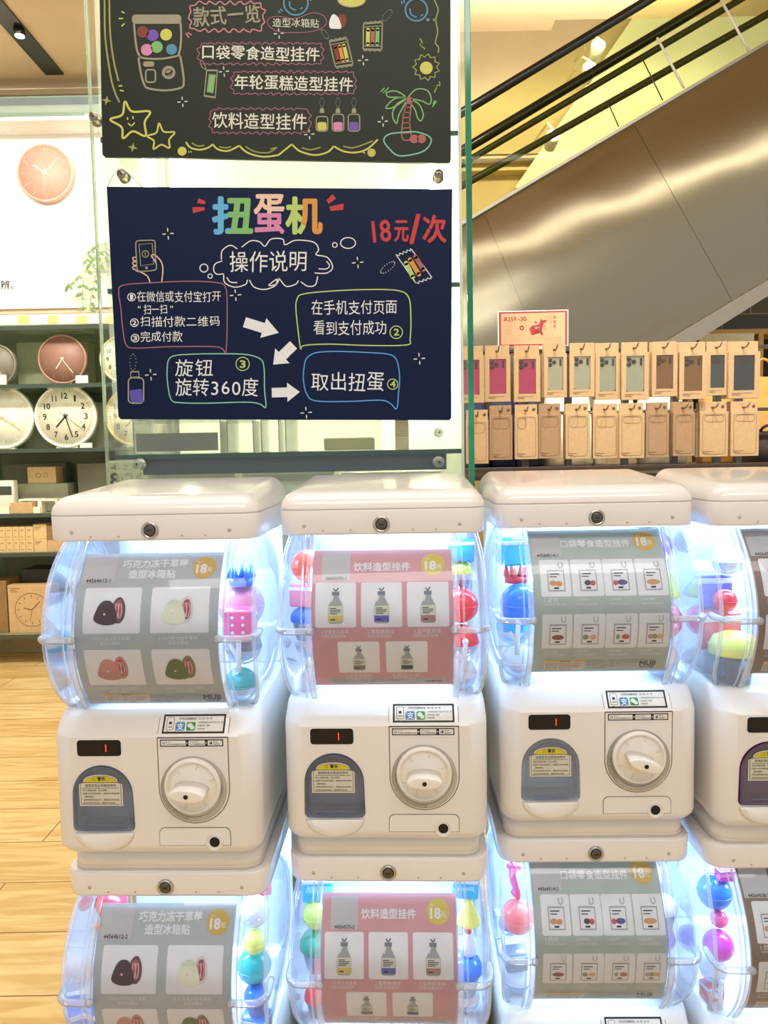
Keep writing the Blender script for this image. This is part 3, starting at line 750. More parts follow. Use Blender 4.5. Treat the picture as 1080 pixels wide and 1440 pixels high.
def poster_snack(num, brown=False):
    f = Flat(); sticker(f, 4, 7, 47, 47, num)
    f.text('年轮蛋糕造型挂件' if brown else '口袋零食造型挂件', 48, 152, 25, 2, 3, .032); badge(f, 174, 21, 17, False)
    X = ((12, 56), (58, 104), (105, 151), (153, 198))
    names = ('虾片', '黑糖曲奇', '蓝莓饼干', '海盐薄脆', '红豆糕', '蔬菜脆片', '草莓软糖', '什锦果干')
    C = (((12, -.2, .22, 0), (12, .15, .2, .03)), ((13, -.05, .2, 0), (14, .25, .16, .02)), ((15, .1, .3, 0), (14, -.3, .14, .02)), ((12, 0, .4, 0),), ((16, 0, .36, 0),), ((17, -.25, .18, 0), (18, .18, .2, 0)), ((17, -.25, .12, 0), (14, .2, .24, 0)), ((19, -.25, .16, 0), (17, 0, .16, 0), (18, .28, .16, 0)))
    for i in range(8):
        a, b = X[i % 4]; v0 = 51 if i < 4 else 131; h = 55 if i < 4 else 52
        f.rect(a, v0, b, v0+h, 2, 2, 3); packet(f, (a+b)/2+1, v0+h*.52, 25, C[i])
        cap2(f, a+4, v0+h+5, '%d.%s' % (i+1, names[i]), '年轮蛋糕造型挂件' if brown else '口袋零食造型挂件', True, 20, 32)
    notice(f, 18, 204, 78, 224); smalltext(f, 82, 182, 205, 3.8, 5); logo(f, 160, 183, 213)
    mats = INKS(paper('poster_brown', (146, 122, 102)) if brown else paper('poster_sage', (188, 202, 195)), paper('badge_amber', (226, 190, 92)))
    mats += [mat('snack_orange', (222, 166, 110), .5), mat('snack_dark', (84, 66, 70), .5), mat('snack_red', (206, 96, 96), .5), mat('snack_blue', (90, 92, 150), .5), mat('snack_maroon', (150, 84, 78), .5), mat('snack_green', (150, 164, 100), .5), mat('snack_peach', (228, 180, 140), .5), mat('snack_pink', (206, 150, 160), .5)]
    return poster_mesh(f, 228, mats, .006)

MACH = [(-.32858, 1.03253, -.03217), (-.00389, 1.05886, -.04028), (.31775, 1.10052, -.02303), (.6312, 1.0735, -.0200)]
POST = [(poster_choc, '44564612-1', '44564612-2'), (poster_drink, '44564575-1', '44564575-2'), (poster_snack, '44564514-1', '44564514-2'), (lambda n: poster_snack(n, True), '44564538-1', '44564538-2')]
MNAME = ['grey strawberry-chocolate poster', 'pink drink-bottle poster', 'sage green snack-packet poster', 'brown snack poster']
HANDLE_ROT = [(-.10, 0), (-.02, .1), (-.30, .05), (.1, 0)]
CHUTES = [mat('chute_grey', (206, 212, 222), .4), mat('chute_violet_grey', (192, 190, 206), .4), mat('chute_pale', (248, 252, 255), .35), mat('chute_plum', (176, 70, 150), .4)]
MROOT = {}
for i, (mx, my, ma) in enumerate(MACH):
    for lv in (0, 1):                          # 0 upper unit, 1 lower unit
        up = .0811 if lv else 0.0
        root = thing('capsule_machine', '%s white capsule vending machine with the %s' % (('upper', 'lower')[lv], MNAME[i]), 'capsule machine', (mx, my, 0 if lv else .6031), ma, 'capsule vending machines in a stacked row')
        MROOT[i, lv] = (root, up)
        def part(name, key, par=root, lab=None):
            o = link(name, PART[key] if isinstance(key, str) else key, par, (0, 0, up if par is root else 0))
            if lab: o['label'] = lab
            return o
        lid = part('lid', 'lid_flat' if lv else 'lid'); part('lid_lock', 'lid_lock', lid, 'round chrome keyhole lock'); part('screw_cap', 'marks', lid)
        part('led_strip', 'led', root, 'glowing cool white light strip'); part('back_panel', 'back'); part('tray', 'tray')
        gl = part('globe', 'globe', root, 'clear bulging front window')
        for s in (-1, 1): part('globe_rib', 'rib%d' % s, gl); part('globe_rim', 'rim%d' % s, gl); part('clasp', 'clasp%d' % s, gl)
        part('poster', POST[i][0](POST[i][1+lv]), root, MNAME[i]+' with product pictures')
        bd = part('body', 'body'); part('display', 'display', bd, 'small black display window'); part('digit', 'digit', bd, 'glowing red number one')
        part('payment_sticker', 'sticker_top', bd, 'white sticker with blue and green payment icons'); part('step_sticker', 'sticker_band', bd)
        part('dial_plate', 'plate', bd); part('knob_guard', 'guard', bd)
        kn = part('knob', 'knob', root, 'round frosted white turning knob')
        h = link('handle', PART['handle'], kn, (.0555, FRONT-.009, -.3563+ZB)); h.rotation_euler = (0, -HANDLE_ROT[i][lv], 0)
        part('chute', mesh_chute(CHUTES[i]), root, 'arched dispensing recess')
        fl = part('chute_flap', 'flap', root, 'clear arched flap'); part('warning_sticker', 'chute_sticker', fl, 'grey sticker with yellow warning top'); part('chute_lip', 'lip')
        dr = part('coin_door', 'door'); part('door_lock', 'door_lock', dr, 'dark recessed lock')
        part('base', 'base1' if lv else 'base0')
# ------------------------------------------------------------------ toys in the globes
GL = dict(coat=.6, rough=.25, var=.02)
TOYC = {'red': (226, 40, 56), 'pink': (240, 90, 150), 'pale pink': (238, 150, 176), 'magenta': (226, 60, 200), 'orange red': (238, 96, 70), 'coral': (238, 110, 104), 'blue': (20, 120, 225), 'cyan': (40, 190, 230),
        'teal': (30, 176, 176), 'sea green': (20, 160, 130), 'yellow green': (196, 220, 90), 'yellow': (232, 226, 110), 'violet': (120, 96, 220), 'silver grey': (150, 156, 168), 'white': (240, 242, 246), 'amber': (225, 160, 70)}
def toym(c): return mat('toy_'+c.replace(' ', '_'), TOYC[c], **GL)
CAPC = clear('capsule_clear', (245, 248, 255), .7, .5, (215, 226, 250), base=.05)
TM = {}
def toy_mesh(kind, c, r):
    k = (kind, c, round(r, 4))
    if k in TM: return TM[k]
    out = []
    if kind == 'capsule':                      # coloured half over a clear half, with a seam band
        a = MB().sphere((0, 0, r), r, 0, 22, 0, 90); a.lathe([(r*.985, r*.93), (r*1.02, r*.95), (r*1.02, r*1.05), (r*.985, r*1.07)], 22, 0)
        b = MB().sphere((0, 0, r), r*.985, 0, 22, -90, 0)
        d = MB().sphere((0, 0, r*.75), r*.55, 0, 12, sz=.8)
        out = [('cap', a.mesh('cap', [toym(c)])), ('clear_half', b.mesh('clear_half', [CAPC])), ('toy', d.mesh('toy', [toym('white')]))]
    elif kind == 'ball':
        a = MB().sphere((0, 0, r), r, 0, 24); b = MB().lathe([(r*.99, r*.96), (r*1.015, r*.98), (r*1.015, r*1.03), (r*.99, r*1.05)], 24)
        out = [('shell', a.mesh('shell', [toym(c)])), ('seam', b.mesh('seam', [toym(c)]))]
    elif kind == 'spotted ball':
        a = MB().sphere((0, 0, r), r, 0, 24)
        for t, p in ((-80, 20), (-120, 35), (-50, 45), (-100, -15), (-60, -5), (-140, 5)):
            t, p = math.radians(t), math.radians(p)
            a.sphere((r*.96*math.cos(t)*math.cos(p), r*.96*math.sin(t)*math.cos(p), r+r*.96*math.sin(p)), r*.11, 1, 10)
        out = [('shell', a.mesh('shell', [toym(c), toym('white')]))]
    elif kind == 'dice':
        a = MB().box(-r, r, -r, r, 0, 2*r, 0, r*.25)
        for x in (-.35, .35):
            for z in (-.5, 0, .5): a.sphere((x*r, -r*.98, r+z*r), r*.13, 1, 10)
        for y in (-.35, .35):
            for z in (-.5, .5): a.sphere((r*.98, y*r, r+z*r), r*.13, 1, 10)
        out = [('die', a.mesh('die', [toym(c), toym('white')]))]
    elif kind == 'box':
        a = MB().box(-r, r, -r*.8, r*.8, 0, 1.7*r, 0, r*.18); b = MB().box(-r*1.03, r*1.03, -r*.83, r*.83, 1.25*r, 1.55*r, 0, r*.08)
        out = [('body', a.mesh('body', [toym(c)])), ('lid', b.mesh('lid', [toym('white')]))]
    elif kind == 'cup':                        # clear cup under a coloured cap
        a = MB().lathe([(r*.62, 0), (r*.66, .02*r), (r*.92, 1.3*r), (r*.88, 1.3*r), (r*.6, .06*r), (.001, .06*r)], 22)
        b = MB().lathe([(r*1.0, 1.22*r), (r*1.03, 1.27*r), (r*1.0, 1.6*r), (r*.8, 1.95*r), (r*.35, 2.12*r), (.001, 2.15*r)], 24)
        d = MB().box(-r*.3, r*.3, -r*.25, r*.25, r*.1, r*.9, 0, r*.1)
        out = [('cup', a.mesh('cup', [CAPC])), ('cap', b.mesh('cap', [toym(c)])), ('toy', d.mesh('toy', [toym('white')]))]
    elif kind == 'ribbon':
        pts = [(math.sin(t*1.1)*r*.18, math.cos(t*1.4)*r*.2, 2.6*r*t/6) for t in [i*.5 for i in range(13)]]
        a = MB().tube(pts, r*.42, 8, flat=.25); a.box(-r*.55, r*.55, -r*.18, r*.18, 2.25*r, 2.6*r, 0, r*.1)
        out = [('strip', a.mesh('strip', [toym(c)]))]
    elif kind == 'cone':
        a = MB().lathe([(.001, 0), (r*.85, 0), (r, r*.12), (r*.95, r*.3), (r*.5, 1.4*r), (r*.2, 2.0*r), (.001, 2.1*r)], 22)
        out = [('cone', a.mesh('cone', [toym(c)]))]
    elif kind == 'crown':
        a = MB().lathe([(r, 0), (r, r*.6), (r*.9, r*.6), (r*.9, r*.08), (.001, r*.06)], 20)
        for q in range(7):
            t = 2*math.pi*q/7; a.lathe([(r*.28, 0), (.001, r*.9)], 6, 0, Matrix.Translation((.9*r*math.cos(t), .9*r*math.sin(t), r*.55)))
        out = [('crown', a.mesh('crown', [toym(c)]))]
    elif kind == 'bottle':
        a = MB().lathe([(r*.55, 0), (r*.6, .05*r), (r*.6, 1.1*r), (r*.25, 1.5*r), (r*.25, 1.7*r), (.001, 1.7*r)], 18)
        b = MB().lathe([(r*.28, 1.62*r), (r*.28, 2.0*r), (r*.05, 2.3*r), (.001, 2.3*r)], 14)
        out = [('bottle', a.mesh('bottle', [toym('white')])), ('cap', b.mesh('cap', [toym(c)]))]
    elif kind == 'stick':
        a = MB().tube([(0, 0, 0), (0, 0, .02), (.002, 0, 2.4*r)], .004, 8); a.tube([(.004, 0, .012), (-.012, 0, 1.6*r)], .0035, 8); a.sphere((.002, 0, 2.4*r), .005, n=10)
        out = [('stick', a.mesh('stick', [toym(c)]))]
    TM[k] = out; return out
NICK = ['strawberry-chocolate', 'drink-bottle', 'snack-packet', 'brown-poster']
KNAME = {'capsule': 'capsule', 'ball': 'ball capsule', 'spotted ball': 'white-spotted ball', 'dice': 'dice', 'box': 'lidded box', 'cup': 'capped clear cup', 'ribbon': 'ribbon strip', 'cone': 'cone toy', 'crown': 'spiky crown', 'bottle': 'capped white bottle', 'stick': 'forked stick'}
# machine column, level, side(-1/1): list of (kind, colour, radius, dx, dy, z above the tray, sits-on-what)
TOYS = {
 (0, 0, -1): [('capsule', 'white', .023, -.002, .045, 0), ('capsule', 'cyan', .021, .004, .085, .030), ('cone', 'white', .020, -.002, .045, .0465), ('capsule', 'silver grey', .022, 0, .065, .092)],
 (0, 0, 1): [('capsule', 'teal', .019, -.004, .040, 0), ('stick', 'white', .020, .006, .022, 0), ('capsule', 'silver grey', .021, .004, .062, .038), ('dice', 'pink', .0165, -.006, .035, .083), ('ball', 'pale pink', .027, .006, .092, .078), ('crown', 'blue', .015, -.012, .075, .128)],
 (0, 1, -1): [('box', 'blue', .021, .002, .045, .030), ('capsule', 'white', .020, -.002, .08, 0), ('ribbon', 'orange red', .022, -.002, .055, .092), ('ball', 'red', .019, .006, .09, .150)],
 (0, 1, 1): [('box', 'blue', .020, .0, .045, .0), ('bottle', 'white', .020, .004, .085, 0), ('cup', 'blue', .020, -.002, .045, .038), ('ball', 'teal', .026, .004, .055, .084), ('ball', 'yellow', .018, -.004, .045, .138), ('spotted ball', 'white', .023, .0, .06, .160), ('box', 'red', .018, .006, .09, .175)],
 (1, 0, -1): [('bottle', 'white', .020, .004, .05, 0), ('capsule', 'white', .021, -.002, .075, 0), ('cup', 'blue', .021, .002, .045, .047), ('box', 'pale pink', .018, .004, .050, .094), ('ball', 'orange red', .023, .008, .055, .127)],
 (1, 0, 1): [('capsule', 'white', .021, -.004, .05, 0), ('stick', 'white', .017, -.006, .02, 0), ('capsule', 'red', .024, -.002, .045, .042), ('ball', 'red', .024, .002, .05, .088), ('cup', 'yellow green', .018, -.008, .075, .130), ('box', 'cyan', .018, -.005, .075, .168)],
 (1, 1, -1): [('cup', 'red', .019, .004, .05, 0), ('bottle', 'blue', .018, -.002, .07, 0), ('cup', 'sea green', .025, -.002, .046, .066), ('ball', 'yellow green', .020, .008, .055, .125), ('box', 'cyan', .022, -.004, .07, .167)],
 (1, 1, 1): [('capsule', 'white', .020, 0, .06, .0), ('cup', 'blue', .025, .004, .045, .040), ('bottle', 'red', .019, .0, .050, .094), ('cone', 'yellow', .018, -.002, .05, .138), ('box', 'cyan', .018, -.004, .06, .176)],
 (2, 0, -1): [('capsule', 'white', .021, 0, .05, 0), ('stick', 'white', .017, .006, .02, 0), ('capsule', 'cyan', .022, .004, .085, .042), ('ball', 'blue', .026, -.001, .042, .042), ('crown', 'red', .014, .010, .06, .098), ('box', 'cyan', .020, .004, .07, .118)],
 (2, 0, 1): [('capsule', 'white', .022, .002, .05, 0), ('spotted ball', 'pink', .025, .0, .045, .045), ('cone', 'yellow green', .023, .002, .055, .096), ('ball', 'violet', .018, -.002, .085, .130)],
 (2, 1, -1): [('capsule', 'white', .022, 0, .05, 0), ('box', 'silver grey', .018, .004, .045, .044), ('capsule', 'violet', .018, -.002, .08, .060), ('ball', 'coral', .027, 0, .05, .098), ('ribbon', 'pink', .022, .004, .055, .153)],
 (2, 1, 1): [('capsule', 'white', .022, 0, .05, 0), ('capsule', 'violet', .020, .002, .06, .044), ('cup', 'white', .018, -.002, .05, .085)],
 (3, 0, -1): [('box', 'white', .018, .0, .10, 0), ('cup', 'yellow', .028, .004, .04, 0), ('box', 'coral', .026, -.004, .105, 0), ('ball', 'red', .014, .024, .08, 0), ('box', 'violet', .025, .0, .13, .2), ('capsule', 'white', .019, .032, .09, .2)],
 (3, 1, -1): [('stick', 'white', .020, .0, .03, 0), ('box', 'coral', .017, .002, .055, 0), ('capsule', 'white', .023, -.002, .055, .030), ('ball', 'magenta', .026, .008, .048, .077), ('ball', 'pink', .015, .014, .060, .130), ('ball', 'blue', .030, -.002, .068, .150), ('box', 'magenta', .014, .022, .060, .161)],
}
seen_lab = {}
for (i, lv, s), lst in TOYS.items():
    root, up = MROOT[i, lv]
    mx, my, ma = MACH[i]; bz = (0 if lv else .6031)+up+ZB-.2558
    for fac in (1.3, 1.2, 1.1, 1.0, .9):          # let the toys settle one upon the other, as large as the window allows
        placed = []; ok = True
        for kind, c, r, dx, dy, _z in lst:
            r *= fac; hgt = {'box': 1.7, 'cup': 2.15, 'ribbon': 2.6, 'cone': 2.1, 'bottle': 2.3, 'stick': 2.4, 'crown': 1.5}.get(kind, 2.04)*r
            rx_ = r*1.04; z = 0.0
            for it in range(3):
                tz = min(1, max(0, (-(z+r-.2558)-.0145)/.2475)); hw_, yf_, yb_, _q = globe_prof(tz)
                lx = s*.1235+dx; lx = max(-(hw_-.004-rx_), min(hw_-.004-rx_, lx)); ly = max(dy-.008, yf_+.005+rx_); ly = min(ly, .225-rx_)
                z = 0.0
                for (pk, px_, py_, pz_, pr_, ph_) in placed:
                    d = math.hypot(px_-lx, py_-ly); q = r+pr_
                    if d < q*.98: z = max(z, pz_+ph_-pr_+math.sqrt(q*q-d*d)-r+.0006 if pk not in ('box', 'dice', 'stick') else pz_+ph_*(1 if pk != 'stick' else .0)+.0006)
            placed.append((kind, lx, ly, z, r, hgt))
            if z+hgt > .234: ok = False
        if ok: break
    for (kind, c, r, dx, dy, z), (_k, lx, ly, z, r, _h) in zip(lst, placed):
        k = seen_lab.get((i, lv, s, kind, c), 0); seen_lab[i, lv, s, kind, c] = k+1
        wx = mx+lx*math.cos(ma)-ly*math.sin(ma); wy = my+lx*math.sin(ma)+ly*math.cos(ma)
        low = z < .045
        lab = '%s %s %sin the %s side of the %s %s machine' % (c, KNAME[kind], ('', 'low ')[low], ('left', 'right')[s > 0], ('upper', 'lower')[lv], NICK[i])
        t = thing({'dice': 'toy_dice', 'ball': 'ball_capsule', 'spotted ball': 'spotted_ball', 'capsule': 'toy_capsule', 'box': 'toy_box', 'cup': 'toy_cup', 'ribbon': 'toy_ribbon', 'cone': 'toy_cone', 'crown': 'spiky_toy', 'bottle': 'toy_bottle', 'stick': 'toy_stick'}[kind],
                  lab, 'toy', (wx, wy, bz+z), ma+random.uniform(-.3, .3), 'toys in the capsule machines')
        for pn, me in toy_mesh(kind, c, r): link(pn, me, t)

# ------------------------------------------------------------------ glass display case behind the machines
CY = 1.42; CB = 1.86
PANE = clear('case_glass', (253, 255, 252), .5, .12, (232, 240, 230), base=.015)
GEDGE = mat('glass_edge_green', (14, 128, 92), .12, coat=.5, var=.3, scale=6)
PALE_EDGE = clear('glass_edge_pale', (226, 240, 222), .9, .5, (226, 238, 220), base=.25)
TEAL_EDGE = mat('shelf_edge_teal', (10, 62, 66), .15, coat=.5)
FROSTP = mat('frosted_panel', (250, 250, 242), .35, var=.02, scale=5)
zl = .0; zt = 2.55
xl = P(149, 600, CY).x; xr = P(667, 600, CY).x
case = thing('glass_display_case', 'tall glass display case with green edged front pane behind the chalkboards', 'display case', (0, CY+.2, 0))
def cpart(name, mb, m, lab=None, par=None):
    o = mb.build(name, m, par or case, (0, -(CY+.2), 0) if par is None else (0, 0, 0))
    if lab: o['label'] = lab
    return o
cpart('front_pane', MB().box(xl, xr-.0105, CY, CY+.009, zl, zt), PANE)
cpart('pane_edge', MB().box(xr-.0105, xr, CY-.0005, CY+.0095, zl, zt, 0, .001), GEDGE, 'green polished glass edge')
cpart('pane_edge', MB().box(xl-.004, xl, CY-.0005, CY+.0095, zl, zt, 0, .001), PALE_EDGE)
cpart('side_pane', MB().box(xl+.004, xl+.012, CY+.03, CB, zl, zt), PANE)
cpart('side_panel', MB().box(xr-.022, xr-.016, CY+.03, CB, zl, zt), FROSTP)
cpart('back_panel', MB().box(xl+.02, xr-.02, CB, CB+.01, zl, zt), FROSTP, 'pale frosted back panel')
cpart('plinth', MB().box(xl+.004, xr-.016, CY+.012, CB, 0, .45), mat('plinth_white', (226, 224, 214), .6))
SHZ = []
for py in (187, 400, 634):
    z = P(400, py+2, CY+.02).z; SHZ.append(z)
    s = cpart('glass_shelf', MB().box(xl+.008, xr-.023, CY+.022, CB-.002, z-.008, z), clear('shelf_glass', (252, 254, 251), .6, .15, (228, 238, 226), base=.05))
    cpart('shelf_edge', MB().box(xl+.008, xr-.023, CY+.0185, CY+.0225, z-.0085, z+.0005), TEAL_EDGE, 'dark teal polished front edge', s)
cpart('light_bar', MB().box(xl+.05, xr-.05, CY+.03, CY+.06, zt-.03, zt-.01), mat('case_lamp', (255, 248, 220), .4, emit=46.0))
cpart('light_bar', MB().box(xl+.03, xl+.045, CB-.03, CB-.015, 1.36, zt-.05), mat('case_lamp', (255, 248, 220), .4, emit=46.0))
cpart('light_bar', MB().box(xr-.05, xr-.035, CB-.03, CB-.015, 1.36, zt-.05), mat('case_lamp', (255, 248, 220), .4, emit=46.0))
cpart('light_bar', MB().box(xl+.06, xr-.06, CY+.05, CY+.07, SHZ[1]-.024, SHZ[1]-.010), mat('case_lamp', (255, 248, 220), .4, emit=46.0))
# slate coloured panel and clear boxes in the lowest visible bay
a, b = P(200, 642, CY+.03), P(628, 660, CY+.03)
tag(MB().box(a.x, b.x, CY+.030, CY+.036, b.z, a.z, 0, .001).build('slate_board', mat('slate_blue', (70, 84, 104), .35)), 'narrow slate blue board just under the lowest case shelf edge', 'board')
ACR = clear('acrylic', (253, 254, 252), .9, .55, (232, 240, 226), base=.05)
def acrylic_box(px0, py0, px1, y, d, zb, label, grp='clear boxes in the display case', name='acrylic_box', hh=None):
    p0, p1 = P(px0, py0, y), P(px1, py0, y); h = p0.z-zb if hh is None else hh
    t = thing(name, label, 'box', ((p0.x+p1.x)/2, y+d/2, zb), 0, grp); w = (p1.x-p0.x)/2
    m = MB()
    for x in (-w, w-.002): m.box(x, x+.002, -d/2, d/2, 0, h)
    m.box(-w+.002, w-.002, -d/2, -d/2+.002, 0, h); m.box(-w+.002, w-.002, d/2-.002, d/2, 0, h); m.box(-w+.002, w-.002, -d/2+.002, d/2-.002, 0, .002)
    m.build('walls', ACR, t); MB().box(-w-.001, w+.001, -d/2-.001, d/2+.001, h, h+.003, 0, .0008).build('lid', ACR, t)
    return t, w, h, d
sz = SHZ[2]+.0006
t, w_, h, d = acrylic_box(186, 592, 310, CY+.05, .14, sz, 'clear box with a grey front card below the instruction board')
MB().box(-w_+.006, w_-.006, -d/2-.0012, -d/2-.0002, .006, h*.62).build('card', mat('card_grey', (132, 134, 134), .5), t)['label'] = 'plain grey card'
acrylic_box(318, 592, 356, CY+.06, .12, sz, 'small empty clear box right of the grey card box')
acrylic_box(366, 588, 392, CY+.09, .10, sz, 'narrow empty clear box between two wider boxes')
t, w_, h, d = acrylic_box(400, 580, 537, CY+.07, .22, sz, 'wide clear box holding a brown tray on the lowest shelf')
MB().box(-w_*.25, w_*.82, -.06, .08, .0025, .028, 0, .003).build('tray', mat('olive_tray', (140, 130, 96), .5), t)['label'] = 'olive brown tray'
a, b = P(555, 588, CY+.05), P(575, 619, CY+.05)
cd = MB().box(a.x, b.x, CY+.05, CY+.053, sz, a.z+.05)
fl = Flat()
for k in range(9): fl.text('收纳盒使用说明书请仔细阅读', a.x+.002, b.x-.002, -(a.z-.001-.0042*k), 0, 1, 0, .0026)
o = cd.build('info_card', mat('info_card', (224, 206, 176), .6)); tag(o, 'tan card of small print standing on the lowest case shelf', 'card')
link('print', fl.mesh('print', [mat('brown_ink', (140, 100, 80), .6)], lambda u, v, l: Vector((u, CY+.0496, -v))), o)
a = P(210, 664, CY+.06); lowz = a.z-.06
for q, (x0, x1, lab) in enumerate(((212, 330, 'clear wrapped box under the slate board, left of the others'), (340, 470, 'clear wrapped box under the slate board, between two others'), (480, 620, 'clear wrapped box under the slate board, right of the others'))):
    a = P(x0, 664, CY+.06); b = P(x1, 664, CY+.06)
    t = thing('wrapped_box', lab, 'box', ((a.x+b.x)/2, CY+.13, lowz-.40+.0), 0, 'clear boxes in the display case')
    t.location.z = .4505
    MB().box(-(b.x-a.x)/2, (b.x-a.x)/2, -.07, .07, 0, a.z-.4505, 0, .002).build('box', mat('wrap_white', (236, 238, 224), .25, coat=.6), t)
    MB().box(-(b.x-a.x)/2-.001, (b.x-a.x)/2+.001, -.0705, -.0701, (a.z-.4505)-.02, (a.z-.4505)-.006).build('seal', ACR, t)
# white product boxes stacked on the two upper shelves (seen as pale shapes beside the boards)
for q, (zz, x, ww, hh) in enumerate(((SHZ[1], xr-.095, .066, .13), (SHZ[0], xr-.10, .07, .16), (SHZ[1], xl+.06, .075, .10))):
    t = thing('storage_box', ('white drawer box on the middle case shelf beside the instruction board', 'white drawer box on the top case shelf beside the upper chalkboard', 'white drawer box on the middle case shelf at its far end')[q], 'box', (x, CY+.2, zz+.0006), 0, 'white drawer boxes in the case')
    MB().box(-ww/2, ww/2, -.08, .08, 0, hh, 0, .002).build('shell', mat('wrap_white', (236, 238, 224), .25, coat=.6), t)
    for k in range(3): MB().box(-ww/2+.004, ww/2-.004, -.083, -.0802, hh*(.06+.31*k), hh*(.06+.31*k)+hh*.26, 0, .001).build('drawer', mat('wrap_white2', (222, 226, 210), .3), t)
# standoffs
STEEL = mat('brushed_steel', (150, 144, 128), .3, 1.0)
def standoff(px, py, lab, mt=STEEL, y=CY-.022, r=.0088):
    p = P(px, py, y)
    t = thing('standoff', lab, 'standoff', (p.x, CY, p.z), 0, 'round fixings through the case glass')
    MB().lathe([(.001, .022), (r*.9, .022), (r, .020), (r, .002), (r*1.25, .001), (r*1.25, .0003), (.001, .0003)], 20, 0, RX).build('post', mt, t)
    m = MB()
    for a_ in (0, math.pi/2): m.box(-.003, .003, -.0228, -.0220, -.0007, .0007, M=Matrix.Rotation(a_, 4, 'Y'))
    m.build('screw_slot', mat('slot_dark', (60, 56, 48), .5), t)
    return p
sA = standoff(170, 244, 'steel standoff holding the string at the left corner above the instruction board')
sB = standoff(617, 244, 'steel standoff holding the string at the right corner above the instruction board')
standoff(131, 163, 'steel standoff on the glass edge beside the upper chalkboard')
CLR = clear('standoff_clear', (225, 232, 225), .9, .6, (200, 206, 200), base=.25)
standoff(192, 653, 'clear round fixing near the left end of the slate board', CLR, r=.009)
standoff(618, 650, 'clear round fixing near the right end of the slate board', CLR, r=.009)
standoff(618, 608, 'clear round fixing above the right end of the lowest shelf', CLR, r=.007)

# ------------------------------------------------------------------ chalkboards
BY = 1.398
CH = {}
def chm(n, c):
    CH.setdefault(n, (len(CH), mat('chalk_'+n, c, .75, var=.10, scale=700))); return CH[n][0]
WH = chm('white', (214, 212, 196)); DIMW = chm('dim', (160, 158, 136)); PK = chm('pink', (192, 126, 132)); YL = chm('yellow', (196, 196, 96)); OLV = chm('olive', (150, 152, 86))
GN = chm('green', (122, 178, 106)); BL = chm('blue', (84, 138, 168)); RD = chm('red', (186, 58, 60)); DRD = chm('dark_red', (126, 58, 44)); OR = chm('orange', (208, 144, 68)); PU = chm('purple', (112, 80, 166)); LPK = chm('light_pink', (206, 130, 170)); PCH = chm('peach', (228, 190, 168)); LG = chm('lime', (176, 200, 110)); BR = chm('brown', (160, 98, 90)); GRY = chm('grey', (150, 146, 122)); SKY = chm('sky', (92, 170, 214)); VIO = chm('violet', (90, 76, 170)); MAU = chm('mauve', (150, 92, 108)); MINT = chm('mint', (128, 190, 160)); AZ = chm('azure', (84, 150, 214)); PALEW = chm('pale', (222, 222, 220)); NAVY = chm('navy', (16, 26, 40))
def A(x, y): return (120+x/3.857, y/3.857)
def B(x, y): return (380+x/3.6, y/3.6)
def C4(x, y): return (140+x/4, 240+y/4)
def C5(x, y): return (380+x/3.6, 240+y/3.6)
def spark(f, u, v, r, mi):
    for a in (0, 90, 180, 270):
        t = math.radians(a-5); f.stroke([(u+r*.45*math.cos(t), v+r*.45*math.sin(t)), (u+r*1.15*math.cos(t), v+r*1.15*math.sin(t))], 1.5, mi, 2)
def cloudline(f, u0, v0, u1, v1, mi, wd=1.3, amp=1.8, step=9):
    pts = []; per = rrect(u0, v0, u1, v1, (v1-v0)*.3, 3); per.append(per[0])
    acc = 0
    for a, b in zip(per, per[1:]):
        L = math.hypot(b[0]-a[0], b[1]-a[1]); n = max(1, int(L/4))
        for k in range(n):
            t = k/n; x, y = a[0]+(b[0]-a[0])*t, a[1]+(b[1]-a[1])*t; acc += L/n
            q = amp*math.sin(acc/step*2*math.pi)+random.uniform(-.4, .4); cx, cy = (u0+u1)/2, (v0+v1)/2; l = math.hypot(x-cx, (y-cy)*3) or 1
            pts.append((x+(x-cx)/l*q, y+(y-cy)*3/l*q))
    f.stroke(pts, wd, mi, 2, True)
def board(name, corners, label, m, f, drawname):
    y0, y1 = BY-.006, BY
    o = thing(name, label, 'chalkboard', (0, BY, 0))
    pf = [P(u, v, y0) for u, v in corners]
    mb = MB(); mb.loft([[(p.x, y0-BY, p.z) for p in pf], [(p.x, y1-BY, p.z) for p in pf]], 0, False)
    cz = min(p.z for p in pf); cxm = sum(p.x for p in pf)/len(pf)
    o.location = (cxm, BY, cz)
    for i in range(len(mb.v)): mb.v[i] = mb.v[i]-Vector((cxm, 0, cz))
    pn = mb.build('panel', m, o)
    mats = [x[1] for x in sorted(CH.values(), key=lambda q: q[0])]
    def mp(u, v, l):
        p = P(u, v, y0-.0002-l*.00012); return Vector((p.x-cxm, p.y-BY, p.z-cz))
    link(drawname, f.mesh(drawname, mats, mp), pn)
    return o, pf
f = Flat()
# ---- upper board drawing
f.stroke([(146, -30), (147, 0), (148, 52), (155, 104), (161, 128), (168, 144)], 2.4, OLV); f.stroke([(153.5, -30), (153.7, 0), (155, 47), (160, 86), (166.7, 114)], 2.4, OLV)
for q in (((175, 18.5), (171, 16)), ((173, 26), (167, 26)), ((175, 33), (171, 37)), ((172, 120.5), (167, 121)), ((174, 128), (168.5, 127))): f.stroke(list(q), 1.8, YL, 2)
f.poly(rrect(185.5, 20.5, 255, 33.5, 5), GRY, 2)
f.stroke([A(264, 125), A(270, 200), A(280, 270), A(296, 308)], 2.8, GRY); f.stroke([A(516, 122), A(520, 190), A(515, 260), A(505, 298)], 2.8, GRY)
f.stroke([A(288, 308), A(340, 318), A(420, 318), A(515, 300)], 2.6, GRY)
f.stroke([A(288, 315), A(300, 390), A(318, 455), A(345, 480), A(440, 490), A(522, 474), A(534, 440), A(528, 380), A(515, 305)], 2.8, GRY)
